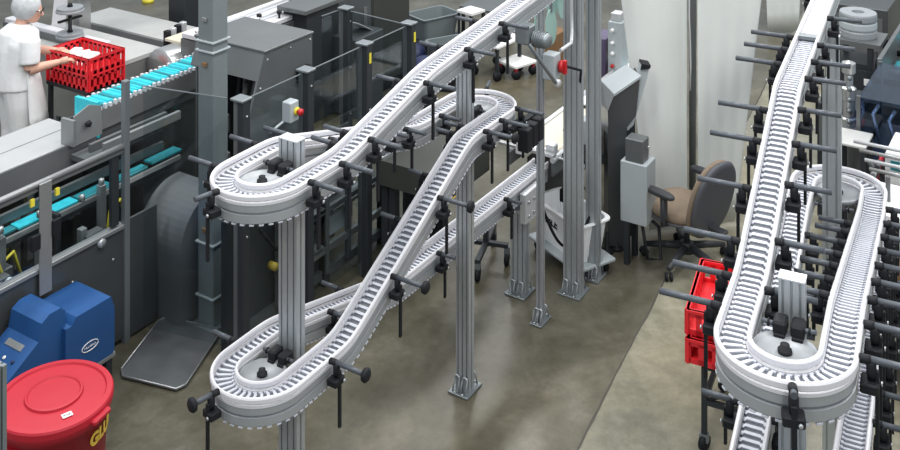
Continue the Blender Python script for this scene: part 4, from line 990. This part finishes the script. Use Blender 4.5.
t = thing('clear_bin', 'flat clear plastic bin on the floor behind the fence corner', 'bin', (*G(382, 22, .3), 0), -.4); tubmesh(MB(), .50, .34, .56, .40, .26, 'grey_box').build('body', t)
for i, (px, py) in enumerate(((412, 66), (424, 80), (399, 60))):
    g = G(px, py); q = MB(); ball(q, (0, 0, .14), .19, (1.1, .9, .75), 'navy'); ball(q, (.12, .08, .12), .13, (1, 1, .8), 'navy')
    tag(q.build('dark_sack', loc=(*g, 0)), ('dark blue sack on the floor, middle of the three', 'dark blue sack on the floor nearest the rising lane', 'dark blue sack on the floor nearest the fence corner')[i], 'sack', 'dark blue sacks')
t = thing('wire_stool', 'small white-topped wire stand right of the grey totes', 'stand', (*G(471, 12, .5), 0), -.2)
MB().bx(-.13, .13, -.13, .13, .50, .53, 'white').build('top', t)
for x in (-.11, .11):
    for y in (-.11, .11): MB().bx(x - .012, x + .012, y - .012, y + .012, 0, .5, 'frame_dark').build('leg', t)
def wcart(px, py, lb, L, W, h, top, rz, red=False):
    t = thing('flat_cart', lb, 'cart', (*G(px, py, h), 0), rz, 'flat carts in the background')
    MB().bx(-L / 2, L / 2, -W / 2, W / 2, h - .03, h, top, .004).build('deck', t)
    for i, (x, y) in enumerate(((-1, -1), (1, -1), (1, 1), (-1, 1))):
        x *= L / 2 - .04; y *= W / 2 - .04; q = MB(); q.bx(x - .018, x + .018, y - .018, y + .018, .09, h - .03, 'red' if red else 'frame_dark'); q.lathe([(.001, -.018), (.055, -.018), (.055, .018), (.001, .018)], (x, y, .055), 'black', 14, axis=Vector((.4, 1, 0))); q.build('caster_leg', t)
wcart(497, 38, 'tall flat cart with pale deck just under the rising lane', .55, .42, .42, 'white', -.1)
wcart(517, 60, 'low flat cart with white deck and red caster legs', .36, .34, .17, 'white', -.3, True)
wcart(487, 3, 'far dark flat cart near the top of the rising lane', .6, .5, .5, 'mid_panel', 0)
g = G(551, 58); q = MB(); q.bx(-.14, .14, -.16, .16, 0, .36, 'brown', .005); o = q.build('cardboard_box', loc=(*g, 0)); tag(o, 'brown cardboard box on the floor behind the hanging green blades', 'box')
g = G(447, 88); t = thing('black_bin', 'open black bin on the floor beside the farthest conveyor turn', 'bin', (*g, 0), .3); tubmesh(MB(), .26, .22, .32, .28, .34, 'black').build('body', t)
for i, (px, py) in enumerate(((400, 92), (452, 128))): pass
t = thing('control_console', 'grey button console behind the tall posts beside the curtain', 'console', (*c2w((618 - 450) / F * 9.9, 9.9), 0))
MB().bx(-.08, .08, -.07, .07, 0, 1.42, 'grey_box', .006).build('column', t); MB().bx(-.06, .05, -.05, .05, 1.42, 1.50, 'alu_light', .006).build('cap', t)
for z in (1.0, 1.12, 1.22, 1.34): MB().lathe([(.018, 0), (.018, .02), (.001, .022)], (-.08, .02, z), 'white' if z > 1.1 else 'red_knob', 10, axis=Vector((-1, 0, 0))).build('button', t)
t = thing('tinted_guard_box', 'dark purple tinted guard box left of the grey button console', 'guard', (*c2w((606 - 450) / F * 10.1, 10.1), 0)); MB().bx(-.15, .15, -.06, .10, .80, 1.22, 'purple_glass', .006).build('cover', t); MB().bx(-.12, .12, -.04, .08, 0, .80, 'frame_dark').build('stand', t)
# ------------------------------------------------------------------ right hand machines
t = M1('label_machine', 'large dark machine with silver rollers and teal film at the top right', 'machine', 888, 28, 1.15)
MB().bx(-1.2, 1.6, -1.4, -.10, 0, .78, 'dark_panel').build('body', t)
mm = ['steel', 'steel', 'teal_dark', 'steel_dull', 'navy', 'teal', 'steel_dull', 'black', 'teal_dark', 'steel', 'black']
for i in range(11):
    x = 1.35 - .24 * i; q = MB(); z = 1.15 - .02 * i
    if mm[i][0] in 'tn': q.bx(x - .10, x + .08, -1.4, -.16, z - .03, z, mm[i], .004); q.build('film_sheet', t)
    else: q.tube([(x, -1.4, z), (x, -.12, z)], .05 if i < 3 else .028, mm[i], 14); q.build('roller', t)
MB().bx(-1.2, 1.6, -.14, -.10, .78, 1.20, 'mid_panel', .005).build('side_plate', t); MB().bx(.02, .10, -.26, -.18, 1.15, 1.21, 'white').build('white_block', t)
t = M1('reel_stand', 'stack of pale grey reels on black frame at top right', 'reel stand', 858, 6, 1.5)
for i in range(3): MB().lathe([(.001, 0), (.17, 0), (.175, .015), (.175, .06), (.17, .075), (.06, .075), (.055, .03), (.001, .03)], (0, 0, 1.21 + .08 * i), 'disc' if i != 1 else 'grey_box', 32, smooth=False).build('reel', t)
for x, y in ((-.2, .15), (.2, .15), (-.2, -.15), (.2, -.22)): MB().bx(x - .025, x + .025, y - .025, y + .025, 0, 1.16, 'frame_dark').build('leg', t)
MB().bx(-.20, .20, -.22, .15, .20, 1.0, 'frame_dark').build('drive_case', t); MB().bx(-.22, .22, -.24, .17, 1.17, 1.21, 'mid_panel').build('shelf', t); MB().bx(-.24, -.22, -.24, .17, .62, .95, 'frame_dark').build('panel', t); MB().bx(-.25, -.24, -.18, -.10, .82, .88, 'white').build('white_label', t)
q = MB(); q.tube([(-.22, -.2, 1.15), (-.30, -.2, .9), (-.26, -.22, .5)], .02, 'black', 8); q.build('hose', t)
t = M1('tinted_hood_machine', 'machine under a blue tinted clear hood at the right edge', 'machine', 886, 100, 1.25)
x0, x1, y0, y1 = -.05, .92, -.70, .20
MB().bx(x0, x1, y0, y1, 1.24, 1.25, 'glass_blue').build('hood_top', t); MB().bx(x0, x0 + .01, y0, y1, .75, 1.24, 'glass_blue').build('hood_front', t); MB().bx(x0, x1, y1 - .01, y1, .75, 1.24, 'glass_blue').build('hood_side', t)
for x, y in ((x0, y1), (x1, y1), (x1, y0)): MB().bx(x - .015, x + .015, y - .015, y + .015, .1, 1.26, 'mid_panel').build('corner_post', t)
MB().bx(x0 + .02, x1, y0, y1 - .02, .05, .72, 'dark_panel').build('body', t)
r = random.Random(8)
for i in range(16):
    q = MB(); x, y = r.uniform(.02, .8), r.uniform(-.6, .1)
    if i % 2: q.bx(x, x + .12, y, y + .10, .72, r.uniform(.85, 1.12), r.choice(['mid_panel', 'steel_dull', 'navy', 'teal_dark']), .006); q.build('mechanism_block', t)
    else: q.tube([(x, y, .8), (x + .1, y + .08, 1.0), (x + .2, y + .05, 1.05)], .016, r.choice(['steel', 'black', 'alu_light']), 8); q.build('mechanism_rod', t)
t = M1('white_panel_box', 'white guard box with a green label below the tinted hood', 'box', 903, 160, .95)
MB().bx(-.18, .28, -.55, .10, .50, 1.05, 'white', .008).build('cover', t); MB().bx(-.185, -.18, -.04, .06, .93, 1.0, 'teal_dark').build('green_label', t); MB().bx(-.1, .25, -.5, .05, 0, .5, 'frame_dark').build('base', t)
q = MB(); q.bx(-.187, -.185, -.02, .0, .945, .985, 'white'); q.bx(-.187, -.185, .012, .03, .95, .975, 'white'); q.build('label_mark', t)
t = M1('transfer_table', 'white topped transfer table with steel rails at the right edge', 'table', 893, 203, .95)
MB().bx(-.22, .30, -.5, .16, .92, .95, 'white').build('top', t)
for i, (x, z) in enumerate(((.36, 1.0), (.46, 1.02), (.52, 1.06), (.57, 1.10))): q = MB(); q.tube([(x, -.6, z), (x, .22 + .05 * i, z)], .014, 'steel' if i % 2 == 0 else 'alu_light', 10); q.build('rail', t)
for y in (.02, -.08, .12): MB().bx(.0, .03, y, y + .03, .95, 1.12, 'mid_panel').build('upright', t)
for x, y in ((-.18, .12), (.26, .12), (.26, -.4)): MB().bx(x - .025, x + .025, y - .025, y + .025, 0, .92, 'mid_panel').build('leg', t)
MB().bx(-.2, .57, -.5, .14, .3, .75, 'frame_dark').build('inner_box', t)
for i in range(5): q = MB(); q.tube([(.3 + .1 * i, .18, .6), (.35 + .1 * i, .24, .8), (.32 + .12 * i, .2, .95)], .018, ('black', 'alu_light', 'black', 'mid_panel', 'red')[i], 8); q.build('hose', t)
t = M1('steel_bracket_table', 'pale steel plate on black frame just right of the right post', 'table', 852, 140, 1.0)
MB().bx(-.10, .22, -.12, .14, .98, 1.0, 'counter', .004).build('plate', t)
for x, y in ((-.07, -.1), (-.07, .1), (.19, -.1), (.19, .1)): MB().bx(x - .02, x + .02, y - .02, y + .02, 0, .98, 'frame_dark').build('leg', t)
MB().bx(.60, 1.1, .04, .40, .05, 1.02, 'frame_dark').build('gear_case', t); MB().bx(.58, .60, .05, .38, .62, .92, 'mid_panel').build('cover', t)
for i in range(4): q = MB(); q.tube([(.58, .06 + .08 * i, .5), (.50, .07 + .08 * i, .7), (.58, .08 + .08 * i, .95)], .014, ('alu_light', 'black', 'steel', 'black')[i], 8); q.build('pipe', t); q = MB(); q.tube([(-.08, -.14, .9), (.0, -.22, .7), (.0, -.3, .4)], .022, 'alu_dark', 8); q.build('hose', t)
t = M1('valve_stack', 'silver valve and motor stack behind the right aluminium post', 'motor', 848, 132, .95)
MB().lathe([(.06, .95), (.06, 1.0), (.05, 1.01), (.05, 1.15), (.06, 1.16), (.06, 1.25), (.035, 1.27), (.035, 1.36), (.055, 1.38), (.055, 1.46), (.03, 1.47), (.001, 1.48)], (.18, .03, 0), 'steel', 20, smooth=False).build('motor', t)
for i in range(5): MB().lathe([(.010, 0), (.010, .04), (.02, .042), (.02, .055), (.001, .056)], (.18 - .05, .03, 1.0 + .09 * i), 'alu_dark', 10, axis=Vector((-1, -.6, 0))).build('fitting', t)
MB().bx(.08, .28, -.06, .12, 0, .95, 'mid_panel').build('pedestal', t)
q = MB(); q.tube([(.15, -.08, .95), (.16, -.09, 1.02)], .012, 'red', 8); q.build('red_fitting', t)
t = M1('grey_floor_cabinet', 'low olive grey cabinet on the floor between post and tinted hood', 'cabinet', 868, 92, .6)
MB().bx(-.15, .5, -.20, .15, .05, .62, 'olive', .006).build('body', t); MB().bx(-.15, .5, -.20, .15, 0, .05, 'black').build('plinth', t)
t = M1('conveyor_drive_box', 'dark drive frame with brown parts low at the right edge', 'machine', 893, 262, .75)
MB().bx(-.20, .18, -.35, .05, .2, .70, 'frame_dark', .01).build('case', t); MB().bx(-.16, .0, -.2, .02, .70, .78, 'brown', .01).build('brown_block', t)
q = MB(); q.lathe([(.001, -.08), (.12, -.08), (.13, -.06), (.13, .06), (.001, .08)], (.1, -.05, .82), 'steel_dull', 24, axis=Vector((0, 1, 0))); q.build('drive_pulley', t)
for x in (-.15, .13):
    for y in (-.3, .0): MB().bx(x - .02, x + .02, y - .02, y + .02, 0, .2, 'black').build('leg', t)
q = MB(); q.bx(-.24, -.21, -.06, .03, .35, .80, 'steel', .004); q.build('bright_bracket', t)

g = G(872, 22, 1.0); t = thing('dark_cabinet', 'dark metal cabinet behind the reel stack at top right', 'cabinet', (g[0] + .75, g[1] + .15, 0))
MB().bx(-.4, .6, -.25, .42, .05, 1.05, 'dark_panel', .006).build('body', t); MB().bx(-.4, .6, -.25, .42, 0, .05, 'black').build('plinth', t); MB().bx(-.41, -.40, -.2, .3, .2, .95, 'mid_panel').build('door', t)
# ------------------------------------------------------------------ light
w = bpy.data.worlds.new('world'); SC.world = w; w.use_nodes = True
w.node_tree.nodes['Background'].inputs[0].default_value = (.84, .92, 1.0, 1); w.node_tree.nodes['Background'].inputs[1].default_value = .58
def area(loc, size, e, col=(1, .98, .95)):
    l = bpy.data.lights.new('ceiling_lamp', 'AREA'); l.shape = 'RECTANGLE'; l.size, l.size_y = size; l.energy = e; l.color = col
    o = bpy.data.objects.new('ceiling_lamp', l); COL.objects.link(o); o.location = loc; return o
for x in (1, 5, 9, 13):
    for y in (-1.5, 2.8, 7.5): area((x, y, 6.8), (2.8, .9), 150)
SC.view_settings.view_transform = 'Standard'; SC.view_settings.look = 'None'
SC.view_settings.exposure = .12; SC.view_settings.gamma = 1; SC.view_settings.use_curve_mapping = False
